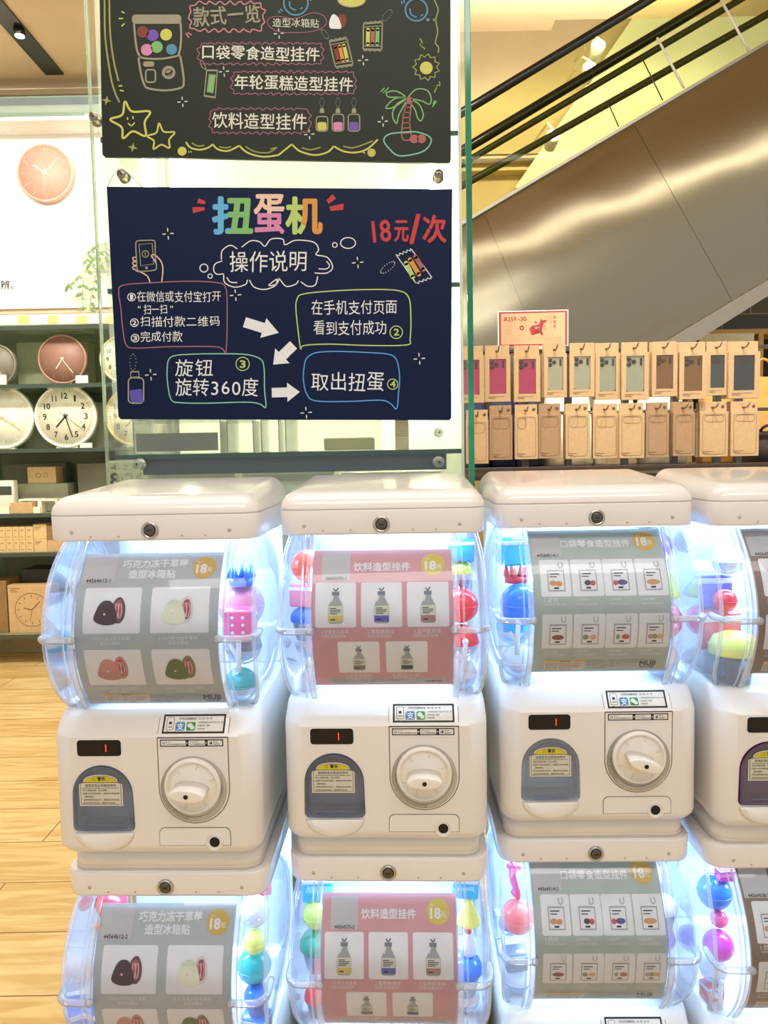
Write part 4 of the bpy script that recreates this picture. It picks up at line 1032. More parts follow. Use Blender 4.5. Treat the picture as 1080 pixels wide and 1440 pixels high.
for x, y, c in ((312, 173, DRD), (365, 192, PU), (438, 188, YL), (333, 270, LPK), (388, 255, GN), (468, 268, BL)): f.disc(*A(x, y), 8.3 if c != BL else 7.6, c, 3)
f.poly([A(*p) for p in rrect(314, 333, 374, 362, 12)], GRY, 2); f.stroke([A(*p) for p in rrect(328, 378, 380, 446, 14, 3)], 2.2, GRY, 2, True, False)
f.disc(*A(452, 393), 9.4, GRY, 2); f.stroke([A(432, 402), A(456, 398), A(474, 384)], 2.2, NAVY, 4); f.ring(*A(452, 393), 4.6, 1.0, NAVY, 4)
def star4(u, v, r, mi):
    f.poly([(u+(r if k % 2 == 0 else r*.34)*math.cos(math.pi*k/4+.2), v+(r if k % 2 == 0 else r*.34)*math.sin(math.pi*k/4+.2)) for k in range(8)], mi, 2)
star4(*A(115, 545), 7.2, OLV); star4(*A(257, 800), 7.2, OLV)
f.stroke([A(*p) for p in ((215, 550), (252, 604), (350, 605), (322, 662), (326, 737), (258, 712), (205, 750), (197, 690), (135, 648), (200, 622))], 3.0, YL, 2, True)
f.stroke([A(228, 636), A(229, 650)], 1.8, YL); f.stroke([A(258, 630), A(259, 646)], 1.8, YL); f.stroke([A(232, 668), A(250, 682), A(268, 664)], 1.8, YL)
f.stroke([A(*p) for p in ((400, 668), (425, 714), (484, 718), (455, 757), (456, 802), (412, 785), (370, 808), (372, 764), (336, 738), (385, 720))], 2.4, YL, 2, True)
f.disc(*A(525, 820), 6.3, YL, 2); f.stroke([A(560, 820), A(563, 828)], 1.2, YL); f.stroke([A(570, 818), A(575, 828)], 1.2, YL)
W1 = [A(545, 770), A(570, 800), A(620, 812), A(668, 800), A(690, 782)]; W2 = [A(690, 782), A(720, 810), A(775, 818), A(835, 790)]; W3 = [A(835, 790), A(880, 828), A(960, 850), A(1040, 842), B(50, 778), B(110, 730)]
W4 = [B(110, 730), B(150, 765), B(225, 785), B(290, 770), B(322, 740)]; W5 = [B(322, 740), B(370, 765), B(430, 772), B(490, 755), B(545, 706)]
for W in (W1, W2, W3, W4, W5): f.stroke(W, 2.4, YL)
for W in ([A(578, 775), A(610, 792), A(645, 788)], [A(725, 795), A(760, 802), A(790, 796)], [A(870, 795), A(920, 822), A(990, 828), A(1040, 800)], [B(160, 748), B(205, 758), B(255, 745)], [B(370, 740), B(420, 748), B(490, 725), B(520, 712)], [B(0, 755), B(35, 745)]): f.stroke(W, 1.8, OLV)
f.disc(*B(513, 773), 5.8, YL, 2); f.ring(*B(513, 773), 3.6, .8, OLV, 3); f.stroke([B(468, 770), B(480, 776)], 1.2, YL)
f.hand('款式一览', 271, 367, 22, 26, GRY, 3, .016, -.055); cloudline(f, 267, 4, 371, 43, PK, 1.8, 2.6, 14)
for q in ((A(545, 180), A(562, 204)), (A(556, 176), A(576, 190))): f.stroke(list(q), 1.8, PK)
f.hand('口袋零食造型挂件', 282, 450, 75, 20, WH, 3, .014, .02); cloudline(f, 279, 61, 454, 90, MAU, 1.4, 2.0, 11)
f.hand('年轮蛋糕造型挂件', 329, 497, 117, 20, WH, 3, .014, .02); cloudline(f, 326, 101, 500, 132, MAU, 1.4, 2.0, 11)
f.hand('饮料造型挂件', 298, 432, 170, 22, WH, 3, .010, .02); cloudline(f, 295, 153, 436, 187, MAU, 1.4, 2.0, 11)
f.hand('造型冰箱贴', 383, 449, 32, 13, WH, 3, .0, .02); f.stroke([(378, 36), (377, 27), (390, 23), (415, 26), (440, 18), (457, 24), (457, 36), (440, 44), (410, 46), (390, 44)], 1.2, MAU, 2, True)
f.poly([B(*p) for p in smooth_pts([(345, 85), (372, 74), (385, 95), (375, 135), (345, 145)], True)], DRD, 2); f.poly([B(*p) for p in smooth_pts([(302, 140), (300, 105), (318, 72), (345, 90), (360, 140), (330, 146)], True)], PALEW, 3)
def candy(q, bars, tether):
    f.stroke([q[0], q[3]], 1.7, GRY, 2); f.stroke([q[1], q[2]], 1.7, GRY, 2)
    def lerp(a, b, t): return (a[0]+(b[0]-a[0])*t, a[1]+(b[1]-a[1])*t)
    for (a, b, s_) in ((q[0], q[1], -1), (q[3], q[2], 1)):
        z = [lerp(a, b, k/8) for k in range(9)]; dx, dy = (q[3][0]-q[0][0])*.045*s_, (q[3][1]-q[0][1])*.045*s_
        f.stroke([(p[0]+dx*(1.6 if k % 2 else .6), p[1]+dy*(1.6 if k % 2 else .6)) for k, p in enumerate(z)], 1.6, GRY, 2, False, False); f.stroke([lerp(a, b, 0), lerp(a, b, 1)], 1.6, GRY, 2)
        f.stroke([lerp(lerp(q[0], q[3], .12 if s_ < 0 else .88), lerp(q[1], q[2], .12 if s_ < 0 else .88), t) for t in (0, 1)], 1.2, GRY, 2)
    for k, c in enumerate(bars):
        t = .25+.25*k; a = lerp(lerp(q[0], q[1], t), lerp(q[3], q[2], t), .24); b = lerp(lerp(q[0], q[1], t), lerp(q[3], q[2], t), .80)
        wd = math.hypot(q[1][0]-q[0][0], q[1][1]-q[0][1])*.2
        f.stroke([a, b], wd, c, 3); f.disc(*a, wd/2, c, 3, 12); f.disc(*b, wd/2, c, 3, 12)
    for k in range(16):
        t = 2*math.pi*k/16; cx, cy, rx, ry, ro = tether
        x, y = rx*math.cos(t), ry*math.sin(t); f.disc(cx+x*math.cos(ro)-y*math.sin(ro), cy+x*math.sin(ro)+y*math.cos(ro), .65, GRY, 2, 6)
candy([B(300, 212), B(388, 195), B(418, 325), B(330, 338)], (DRD, OR, YL), (*B(277, 173), 7.5, 3.2, .95))
candy([B(472, 122), B(568, 114), B(564, 250), B(470, 248)], (YL, BR, GN), (*B(592, 78), 9.5, 4.2, -.9))
f.stroke([A(658, 385), A(645, 515), A(705, 525), A(716, 385)], 1.5, GRY, 2, True, False); f.stroke([A(672, 402), A(660, 500), A(692, 506), A(706, 404)], 1.2, GRY, 3, True, False); f.poly([A(675, 405), A(663, 498), A(690, 503), A(703, 407)], GN, 2)
f.stroke([A(655, 380), A(718, 382)], 2, GRY); f.stroke([A(642, 520), A(706, 530)], 2, GRY); f.stroke([A(652, 378), A(632, 362), A(622, 335), A(634, 330), A(648, 352), A(655, 378)], 1, GRY)
sn = []
for k in range(22):
    t = 2*math.pi*k/22; rr = 19 if k % 2 else 14.5; sn.append((B(790, 340)[0]+rr*math.cos(t), B(790, 340)[1]+rr*math.sin(t)))
f.stroke(sn, 1.9, OLV, 2, True, False); f.disc(*B(790, 344), 9, YL, 2)
for cx, cy, r in ((130, 15, 17), (740, 50, 15.5)):
    f.ring(*B(cx, cy), r, 2.3, BL, 2); f.stroke([B(cx-32, cy-8), B(cx-28, cy+22), B(cx+2, cy+38)], 2.0, BL); f.stroke([B(cx+22, cy+32), B(cx+34, cy+22)], 1.8, BL)
f.disc(*B(798, 100), 2.4, BL); f.disc(*B(205, -5), 2.4, BL)
for q in ((B(40, 55), B(52, 66)), (B(50, 45), B(64, 58)), (B(664, 4), B(668, 22)), (B(676, 0), B(680, 16))): f.stroke(list(q), 1.8, BL)
f.disc(*B(412, -2), 19.5, YL, 2, ry=10.5); f.ring(*B(412, -2), 19.5, 1.4, GRY, 3, ry=10.5)
f.stroke([B(828, -40), B(832, 0), B(850, 50), B(838, 100), B(848, 160), B(836, 215), B(852, 240), B(850, 268)], 1.7, OLV); f.stroke([B(825, 98), B(838, 104)], 2.6, OLV); f.stroke([B(756, 195), B(768, 212), B(766, 232), B(784, 248)], 1.6, OLV); f.disc(*B(764, 226), 2, OLV); f.stroke([B(830, 470), B(842, 445), B(858, 432), B(856, 412)], 1.6, OLV); f.disc(*B(848, 436), 2, OLV)
# palm and island
f.stroke([B(690, 520), B(672, 600), B(668, 700), B(712, 700), B(706, 620), B(714, 520)], 1.8, BR); f.disc(*B(704, 508), 5.2, BR, 2)
for k in range(6): f.stroke([B(676-k*1.2, 545+k*26), B(708, 542+k*26)], 1.6, BR)
f.disc(*B(728, 703), 6.2, BR, 3); f.disc(*B(766, 703), 6.2, BR, 3)
for L in ([(690, 492), (640, 462), (590, 468), (598, 490), (640, 492), (690, 492)], [(690, 495), (630, 500), (585, 545), (620, 545), (650, 520), (690, 498)], [(685, 505), (630, 545), (620, 590), (640, 625), (652, 580), (690, 510)], [(700, 490), (740, 452), (795, 458), (815, 500), (805, 528), (770, 512), (715, 500)], [(715, 505), (755, 530), (775, 580), (762, 612), (745, 595), (735, 560), (716, 530)]): f.stroke([B(*p) for p in L], 1.7, GN, 2)
f.stroke([B(*p) for p in ((575, 710), (600, 680), (670, 670), (740, 668), (800, 688), (815, 715), (790, 755), (740, 778), (650, 788), (600, 750))], 1.8, MINT, 2, True)
for q in ((B(560, 465), B(578, 445)), (B(572, 470), B(600, 444)), (B(820, 542), B(842, 512)), (B(824, 528), B(834, 508))): f.stroke(list(q), 1.5, GN)
for x, c in ((262, YL), (343, LPK), (424, PU)):
    f.stroke([B(*p) for p in rrect(x-29, 578 if x > 262 else 590, x+29, 664, 14, 3)], 1.6, GRY, 2, True, False); f.poly([B(*p) for p in rrect(x-23, 618, x+23, 660, 10, 3)], c, 3); f.poly([B(x-12, 572), B(x+12, 572), B(x+9, 548), B(x-9, 548)], GRY, 2)
    for k in range(12):
        t = 2*math.pi*k/12; f.disc(B(x, 0)[0]+2.8*math.cos(t), B(0, 520)[1]+6.5*math.sin(t), .6, GRY, 2, 6)
for u, v in (A(527, 552), A(752, 388), A(1050, 182), B(470, 305), B(570, 615), B(198, 680)): spark(f, u, v, 6.2, WH)
board('chalkboard', [(139, -60), (140, 0), (144, 217), (147, 220.3), (631, 229.2), (634, 226), (634, -60)], 'dark olive chalkboard with a palm, stars and product names, hung highest on glass', mat('board_olive', (33, 36, 22), .45, var=.05, scale=3, spec=.25), f, 'chalk_drawing')

g = Flat()
g.text('扭', 300, 354, 303, lambda x, y: SKY if x < .42 else GN, 3, .035, 50); g.text('蛋', 358, 399, 301, lambda x, y: PCH if y > .50 else LPK, 3, .03, 54); g.text('机', 403, 452, 303, lambda x, y: LG if x < .48 else OR, 3, .035, 50)
for q in ([C4(522, 205), C4(590, 205), C4(592, 222), C4(526, 240)], [C4(556, 155), C4(596, 172), C4(594, 190), C4(548, 182)], [C5(285, 150), C5(315, 120), C5(334, 140), C5(296, 168)], [C5(300, 182), C5(372, 166), C5(370, 198), C5(306, 204)]): g.poly(q, RD, 2)
g.text('18', 524, 549, 325, RD, 3, .02, 30, -.10); g.text('元', 555, 574, 325, RD, 3, .035, 29); g.text('/', 577, 590, 322, RD, 3, .03, 40); g.text('次', 595, 627, 322, RD, 3, .03, 38)
g.hand('操作说明', 322, 433, 368, 29, PALEW, 3, .0)
CL = [C4(800, 430), C4(850, 395), C4(900, 400), C4(930, 425), C4(965, 385), C4(1030, 385), C5(75, 375), C5(130, 352), C5(220, 362), C5(245, 400), C5(232, 425), C5(290, 440), C5(316, 490), C5(285, 518), C5(225, 518)]
g.stroke(CL, 1.5, PALEW); g.stroke([C4(775, 440), C4(735, 420), C4(690, 450), C4(685, 500)], 1.5, PALEW); g.stroke([C4(690, 508), C4(650, 525), C4(642, 560), C4(660, 582), C4(698, 580)], 1.5, PALEW)
g.stroke([C4(698, 585), C4(705, 630), C4(760, 655), C4(820, 640), C4(832, 614)], 1.5, PALEW); g.stroke([C4(716, 600), C4(735, 626), C4(775, 630)], 1.5, PALEW); g.stroke([C4(843, 615), C4(870, 655), C4(930, 668), C4(990, 645), C4(1006, 606), C5(-8, 580), C5(28, 575), C5(42, 545), C5(80, 585), C5(128, 575), C5(143, 556)], 1.5, PALEW); g.stroke([C5(155, 562), C5(190, 585), C5(228, 578), C5(240, 535)], 1.5, PALEW); g.stroke([C5(285, 458), C5(300, 480), C5(285, 497), C5(245, 497)], 1.4, PALEW)
g.ring(*C4(587, 548), 5.6, 1.4, PALEW); g.ring(*C4(622, 593), 3.0, 1.3, PALEW); g.ring(*C5(327, 376), 3.3, 1.3, PALEW); g.ring(*C5(394, 366), 10.5, 1.4, PALEW, ry=7.6)
g.stroke([C4(*p) for p in ((130, 645), (300, 630), (500, 622), (660, 630), (710, 660), (718, 800), (712, 1012), (690, 1002), (640, 990), (400, 990), (200, 998), (150, 980), (132, 900), (118, 760), (108, 690))], 1.6, MAU, 2, True)
g.hand('在微信或支付宝打开', 192, 311, 417, 15, PALEW, 3, .0); g.hand('“扫一扫”', 190, 247, 435, 13.5, PALEW, 3, .0); g.hand('扫描付款二维码', 196, 310, 452, 14.5, PALEW, 3, .0); g.hand('完成付款', 197, 257, 473, 14.5, PALEW, 3, .0)
for k, (u, v) in enumerate((C4(180, 711), C4(196, 855), C4(200, 942))): g.ring(u, v, 5.4, 1.2, PALEW); g.text('123'[k], u-1.6-(k > 0), u+1.6+(k > 0), v, PALEW, 3, .02, 6)
g.stroke([C5(*p) for p in ((165, 625), (300, 610), (480, 602), (640, 606), (700, 640), (712, 740), (708, 850), (690, 882), (500, 885), (300, 878), (172, 885), (156, 904), (150, 880), (140, 800), (130, 700), (136, 650))], 1.6, LG, 2, True)
g.hand('在手机支付页面', 437, 559, 432, 20, PALEW, 3, .0); g.hand('看到支付成功', 440, 544, 461, 20, PALEW, 3, .0); g.ring(*C5(638, 818), 8.8, 1.3, LG); g.text('2', 554, 561, 467, LG, 3, .02, 9)
def arrow(p, q, s, mi):
    dx, dy = q[0]-p[0], q[1]-p[1]; L = math.hypot(dx, dy); tx, ty = dx/L, dy/L; nx, ny = -ty, tx
    m_ = (p[0]+dx*.55, p[1]+dy*.55)
    g.poly([(p[0]+nx*s*.5, p[1]+ny*s*.5), (m_[0]+nx*s*.5, m_[1]+ny*s*.5), (m_[0]+nx*s, m_[1]+ny*s), q, (m_[0]-nx*s, m_[1]-ny*s), (m_[0]-nx*s*.5, m_[1]-ny*s*.5), (p[0]-nx*s*.5, p[1]-ny*s*.5)], mi, 2)
arrow(C4(815, 852), C4(1008, 912), 14.5, PALEW); arrow(C5(118, 882), C5(15, 982), 14.5, PALEW); arrow(C5(8, 1124), C5(150, 1120), 13.5, PALEW)
g.stroke([C4(*p) for p in ((400, 1050), (500, 1033), (700, 1030), (830, 1035), (905, 1060), (925, 1110), (928, 1230), (935, 1330), (900, 1312), (820, 1302), (600, 1308), (450, 1305), (405, 1290), (386, 1220), (380, 1120))], 1.6, MINT, 2, True)
g.hand('旋钮', 245, 301, 517, 24, PALEW, 3, .0); g.hand('旋转360度', 246, 364, 545, 25, PALEW, 3, .0); g.ring(*C4(805, 1087), 9.4, 1.2, LG); g.text('3', 337.5, 345, 512, LG, 3, .02, 10)
g.stroke([C5(*p) for p in ((185, 950), (230, 922), (330, 915), (480, 920), (600, 930), (640, 960), (655, 1040), (650, 1120), (640, 1205), (610, 1180), (560, 1162), (400, 1168), (230, 1165), (185, 1130), (168, 1060), (172, 990))], 1.6, AZ, 2, True)
g.hand('取出扭蛋', 437, 541, 537, 26, PALEW, 3, .0); g.ring(*C5(620, 1081), 7.2, 1.2, LG); g.text('4', 549, 556, 540, LG, 3, .02, 9)
g.stroke([C4(*p) for p in ((212, 396), (255, 392), (305, 393), (312, 410), (314, 480), (320, 540), (312, 558), (260, 565), (215, 560), (208, 500), (204, 420))], 1.6, GRY, 2, True); g.stroke([C4(222, 414), C4(296, 410), C4(304, 525), C4(232, 535)], 1.2, GRY, 2, True, False); g.ring(*C4(258, 468), 4.6, 1.2, OLV); g.stroke([C4(252, 462), C4(262, 462), C4(258, 462), C4(258, 478)], 1.1, OLV); g.disc(*C4(264, 547), 2.0, GRY)
g.stroke([C4(*p) for p in ((350, 625), (356, 560), (350, 520), (330, 490), (305, 472), (292, 480), (310, 505), (322, 530))], 1.6, PCH); g.stroke([C4(*p) for p in ((284, 630), (270, 595), (235, 572), (205, 562), (196, 550))], 1.6, PCH)
for y in (487, 513, 538): g.stroke([C4(206, y), C4(188, y+2), C4(190, y+16), C4(206, y+20)], 1.4, PCH)
g.stroke([C4(*p) for p in rrect(162, 1165, 248, 1308, 22, 3)], 1.7, DIMW, 2, True, False); g.poly([C4(*p) for p in ((168, 1236), (238, 1228), (246, 1300), (228, 1306), (184, 1304), (174, 1290))], VIO, 2); g.stroke([C4(176, 1132), C4(220, 1130), C4(222, 1160), C4(174, 1162)], 1.7, DIMW, 2, True, False)
for k in range(14):
    t = 2*math.pi*k/14; g.disc(C4(188, 0)[0]+4.2*math.cos(t), C4(0, 1078)[1]+11.5*math.sin(t), .7, DIMW, 2, 6)
def candy2():
    q = [C5(640, 430), C5(715, 398), C5(818, 540), C5(738, 570)]
    g.stroke(q, 1.4, PALEW, 2, True, False)
    for a, b in ((q[0], q[1]), (q[3], q[2])):
        z = [(a[0]+(b[0]-a[0])*k/8+(1.2 if k % 2 else -1.2), a[1]+(b[1]-a[1])*k/8+(1.2 if k % 2 else -1.2)) for k in range(9)]; g.stroke(z, 1.4, PALEW, 2, False, False)
    for a, b, c in (((688, 468), (722, 538), LG), ((708, 450), (752, 525), OR), ((735, 436), (775, 500), BR)): g.stroke([C5(*a), C5(*b)], 6.5, c, 3); g.disc(*C5(*a), 3.25, c, 3, 10); g.disc(*C5(*b), 3.25, c, 3, 10)
    for k in range(18):
        t = 2*math.pi*k/18; x, y = 12*math.cos(t), 4.5*math.sin(t); g.disc(C5(595, 0)[0]+x*math.cos(-.65)-y*math.sin(-.65), C5(0, 490)[1]+x*math.sin(-.65)+y*math.cos(-.65), .65, PALEW, 2, 6)
candy2()
for u, v in (C4(385, 355), C4(765, 700), C4(288, 1148), C5(443, 465), C5(755, 952), C5(182, 1225)): spark(g, u, v, 7, WH)
b2, pf2 = board('instruction_board', [(150, 262.5), (636, 266), (634.5, 588), (632, 590.8), (170, 589.5), (166.5, 586)], 'dark navy chalkboard of operating steps with a rainbow title, hung below', mat('board_navy', (2, 19, 56), .45, var=.05, scale=3, spec=.2), g, 'chalk_drawing')
# hanging strings
for s_, (ca, cb), lab in ((sA, ((151, 262.7), (200, 262.9)), 'thin grey cord looped over the left standoff to the board corner'), (sB, ((592, 265.7), (634.5, 266)), 'thin grey cord looped over the right standoff to the board corner')):
    a = P(ca[0], ca[1], BY-.003); b = P(cb[0], cb[1], BY-.003); top = Vector((s_.x, BY-.003, s_.z+.0094))
    tag(MB().tube([a, Vector((s_.x-.009, BY-.003, s_.z+.004)), top, Vector((s_.x+.009, BY-.003, s_.z+.004)), b], .0006, 6).build('cord_loop', mat('cord_grey', (120, 120, 108), .6)), lab, 'cord')
# ------------------------------------------------------------------ clock wall at the left
def zs(py, y=None, px=60): return P(px, py, y or SHELF_Y).z
SGLASS = clear('shelf_glass_left', (226, 238, 222), .9, .3, (206, 222, 204), base=.22)
SEDGE = mat('shelf_edge_dark', (64, 78, 66), .25, coat=.4)
SX0 = P(-70, 700, SHELF_Y).x; SX1 = P(252, 600, SHELF_Y).x
FLOOR_SH = {}
unit = thing('display_shelf', 'tall wall shelving with glass and dark shelves full of clocks and cartons', 'shelving', ((SX0+SX1)/2, WALL_Y, 0))
def upart(name, x0, x1, y0, y1, z0, z1, m, lab=None, par=None, bev=0):
    o = MB().box(x0-unit.location.x, x1-unit.location.x, y0-WALL_Y, y1-WALL_Y, z0, z1, 0, bev).build(name, m, par or unit)
    if lab: o['label'] = lab
    return o
OLIVE = mat('shelf_back_olive', (152, 152, 124), .6, scale=6)
upart('back_board', SX0, SX1, WALL_Y-.012, WALL_Y-.001, .05, zs(452, WALL_Y), OLIVE)
for nm, py, m, em in (('glass_shelf', 458, SGLASS, SEDGE), ('glass_shelf', 540, SGLASS, SEDGE), ('glass_shelf', 631, SGLASS, SEDGE), ('shelf_board', 722, mat('shelf_olive', (150, 142, 106), .5), SEDGE), ('shelf_board', 777, mat('shelf_olive', (150, 142, 106), .5), SEDGE), ('shelf_board', 892, mat('shelf_olive', (150, 142, 106), .5), SEDGE)):
    z = zs(py); FLOOR_SH[py] = z
    s = upart(nm, SX0, SX1, SHELF_Y, WALL_Y-.014, z-.022, z, m)
    upart('front_edge', SX0, SX1, SHELF_Y-.004, SHELF_Y-.0005, z-.022, z+.001, em, None, s)
upart('kick_board', SX0, SX1, WALL_Y-.25, WALL_Y-.23, .001, zs(892)-.03, mat('kick_tan', (176, 156, 112), .6))
for px in (-66, 8+240):
    x = P(px, 700, SHELF_Y).x; upart('upright', x-.012, x+.012, SHELF_Y+.02, WALL_Y-.014, .001, zs(458)-.024, SGLASS)
# price rail with tags under the light panel
z0, z1 = zs(457, SHELF_Y-.01), zs(442, SHELF_Y-.01)
rail = upart('price_rail', SX0, SX1, SHELF_Y-.012, SHELF_Y-.006, z0+.004, z1, mat('rail_cream', (236, 232, 208), .4))
for px in (-8, 33, 74, 115, 156):
    a = P(px-8, 444, SHELF_Y-.013); b = P(px+8, 455, SHELF_Y-.013)
    o = upart('price_tag', a.x, b.x, SHELF_Y-.0135, SHELF_Y-.0122, b.z, a.z, mat('tag_tan', (222, 190, 120), .5), None, rail)
# the bright advertising panel behind, with its small black character line
o = MB()
a = P(-60, 170, WALL_Y-.03); b = P(240, 430, WALL_Y-.03)
lp = o.box(a.x, b.x, -.028, 0, b.z, a.z).build('advert_panel', mat('advert_cream', (255, 252, 240), .5, var=.01), None, (0, WALL_Y-.001, 0)); tag(lp, 'large plain cream advert panel on the wall above the clock shelves', 'panel')
f = Flat(); f.text('辨。', 1, 19, 400.5, 0, 1, .01)
link('lettering', f.mesh('lettering', [BLACK_INK], lambda u, v, l: P(u, v, WALL_Y-.0298)-Vector((0, WALL_Y-.001, 0))), lp)

def clock(px, py, r_px, y, label, rim, face, numer=None, hm=(0, 0), hand=(40, 38, 34), ticks=True, depth=.035, sec=None, stand=None, group='round wall clocks on display', on=None, tickc=None, htick=None):
    """round clock facing the room; hm = hand angles clockwise from twelve"""
    c = P(px, py, y); r = r_px*y/F
    base = c.z-r if on is None else on
    t = thing('wall_clock', label, 'clock', (c.x, y, base), 0, group)
    zc = r if on is None else r+.004
    K = Matrix.Translation((0, 0, zc)) @ RX
    MB().lathe([(r, -depth), (r, .0), (r*.985, .004), (r*.93, .005), (r*.92, .001), (r*.92, -.002)], 48, 0, K).build('rim', mat('clock_rim_%d_%d_%d' % rim, rim, .35, coat=.3), t)
    d = MB().lathe([(.001, -.003), (r*.93, -.003), (r*.93, -.001), (.001, -.001)], 48, 0, K).build('dial', mat('clock_face_%d_%d_%d' % face, face, .5), t)
    f = Flat(); tc = 0
    for k in range(60 if numer else 12):
        a = math.radians(k*(6 if numer else 30)); big = (k % 5 == 0) or not numer
        r0, r1 = (.80, .86) if numer else (.70, .84)
        f.stroke([(math.sin(a)*r*r0, -math.cos(a)*r*r0), (math.sin(a)*r*r1, -math.cos(a)*r*r1)], r*(.012 if numer and not big else .02), 0, 1)
    if numer:
        for k in range(1, 13):
            a = math.radians(30*k); h = r*.185; wd = h*{1: .26, 10: 1.0, 11: .72, 12: 1.0}.get(k, .58)
            f.text(str(k), math.sin(a)*r*.66-wd/2, math.sin(a)*r*.66+wd/2, -math.cos(a)*r*.66, 1, 2, .02, h)
    tm = tickc or (150, 140, 110)
    link('numerals', f.mesh('numerals', [mat('tick_%d_%d_%d' % tm, tm, .5), mat('numeral_dark', (50, 48, 42), .5)], lambda u, v, l: Vector((u, .0006-l*.0004, zc-v))), d)
    hmat = mat('hand_%d_%d_%d' % hand, hand, .4)
    for nm, ang, ln, wd, o_ in (('hour_hand', hm[0], .46, .045, .0014), ('minute_hand', hm[1], .70, .035, .0022)):
        a = math.radians(ang); dx, dz = math.sin(a), math.cos(a); m = MB()
        pts = [(-dx*r*.10+dz*r*wd/2, -dz*r*.10-dx*r*wd/2), (-dx*r*.10-dz*r*wd/2, -dz*r*.10+dx*r*wd/2), (dx*r*ln-dz*r*wd/2, dz*r*ln+dx*r*wd/2), (dx*r*ln+dz*r*wd/2, dz*r*ln-dx*r*wd/2)]
        m.prism([(x, z+zc) for x, z in pts], -o_-.001, -o_); m.build(nm, hmat, t)
    if sec is not None:
        a = math.radians(sec); m = MB(); m.tube([(-math.sin(a)*r*.25, -.0042, zc-math.cos(a)*r*.25), (math.sin(a)*r*.78, -.0042, zc+math.cos(a)*r*.78)], .0012, 6); m.build('second_hand', hmat, t)
    MB().lathe([(.001, -.0005), (r*.05, -.0005), (r*.05, .004), (.001, .0045)], 16, 0, K).build('hub', hmat, t)
    if on is not None: MB().box(-r*.35, r*.35, .001, depth, 0, .012, 0, .002).build('stand', mat('stand_clear_grey', (196, 192, 170), .3), t)
    return t
FACE = (246, 240, 214)
clock(63, 243, 38.5, WALL_Y-.07, 'pale pink wall clock hanging alone on the cream panel', (230, 182, 162), (224, 172, 152), hm=(306, 45), hand=(252, 246, 236), tickc=(244, 214, 200), sec=186, depth=.036)
za, zb2 = FLOOR_SH[540], FLOOR_SH[631]
def onshelf(py_shelf): return FLOOR_SH[py_shelf]+.0008
clock(-7, 500, 28.5, SHELF_Y+.07, 'grey wall clock half out of view on the upper glass shelf', (140, 134, 116), (128, 122, 106), hm=(210, 150), hand=(200, 194, 176), on=onshelf(540), tickc=(150, 144, 126))
clock(87, 498, 34, SHELF_Y+.07, 'dusty brown pink wall clock on the upper glass shelf', (172, 134, 112), (156, 116, 98), hm=(215, 143), hand=(232, 214, 190), on=onshelf(540), tickc=(160, 122, 104))
clock(173, 499, 33, SHELF_Y+.07, 'cream numbered clock on the upper glass shelf, partly behind the boards', (240, 230, 196), FACE, True, hm=(230, 150), on=onshelf(540))
clock(3, 587, 43.5, SHELF_Y+.09, 'large white clock without numbers on the lower glass shelf', (252, 250, 236), (250, 248, 228), hm=(120, 125), hand=(214, 204, 160), on=onshelf(631), tickc=(232, 226, 200))
clock(92, 587, 43.5, SHELF_Y+.09, 'white rimmed numbered clock with black hands on the lower glass shelf', (252, 250, 240), FACE, True, hm=(222, 163), sec=128, on=onshelf(631))
clock(190, 588, 42, SHELF_Y+.09, 'natural wood rimmed numbered clock on the lower glass shelf behind the board', (236, 206, 150), FACE, True, hm=(222, 120), on=onshelf(631))
def carton(name, x0, y0, x1, py_shelf, y, d, m, label, cat='box', group=None, base=None, parts=None, bev=.002):
    """box standing on a shelf; x0..x1 its width and y0 its top in the photograph"""
    a = P(x0, y0, y); b = P(x1, y0, y); zb = onshelf(py_shelf) if base is None else base
    t = thing(name, label, cat, ((a.x+b.x)/2, y+d/2, zb), 0, group)
    wd, h = (b.x-a.x), a.z-zb
    bo = MB().box(-wd/2, wd/2, -d/2, d/2, 0, h, 0, bev).build('carton', m, t)
    f = Flat()
    if parts == 'lines':
        for k in range(3): f.stroke([(-wd*.4, -h*(.9-.07*k)), (-wd*.4+wd*(.5, .35, .4)[k], -h*(.9-.07*k))], h*.022, 0, 1)
    elif parts == 'small': f.stroke([(-wd*.25, -h*.62), (wd*.25, -h*.62)], h*.05, 0, 1); f.stroke([(-wd*.2, -h*.2), (wd*.2, -h*.2)], h*.04, 0, 1)
    elif parts == 'clock':
        r = wd*.36; f.ring(0, -h*.48, r, .004, 0, 1)
        for k in range(12):
            a_ = math.radians(30*k); f.stroke([(math.sin(a_)*r*.72, -h*.48-math.cos(a_)*r*.72), (math.sin(a_)*r*.88, -h*.48-math.cos(a_)*r*.88)], .004, 0, 1)
        f.stroke([(0, -h*.48), (-r*.5, -h*.48-r*.12)], .006, 0, 1); f.stroke([(0, -h*.48), (r*.5, -h*.48-r*.5)], .006, 0, 1); f.stroke([(r*.02, -h*.48), (-r*.15, -h*.48+r*.7)], .003, 0, 1)
        for k in range(3): f.stroke([(-wd*.44, -h*(.93-.035*k)), (-wd*.44+wd*(.2, .12, .15)[k], -h*(.93-.035*k))], h*.014, 0, 1)
    elif parts == 'icon': f.ring(-wd*.12, -h*.5, h*.14, .003, 0, 1); f.stroke([(wd*.05, -h*.4), (wd*.2, -h*.4), (wd*.2, -h*.62), (wd*.05, -h*.62)], .003, 0, 1, True, False)
    if parts: link('print', f.mesh('print', [mat('carton_ink', (120, 92, 52), .6)], lambda u, v, l: Vector((u, -d/2-.0004-l*.0001, -v))), bo)
    return t
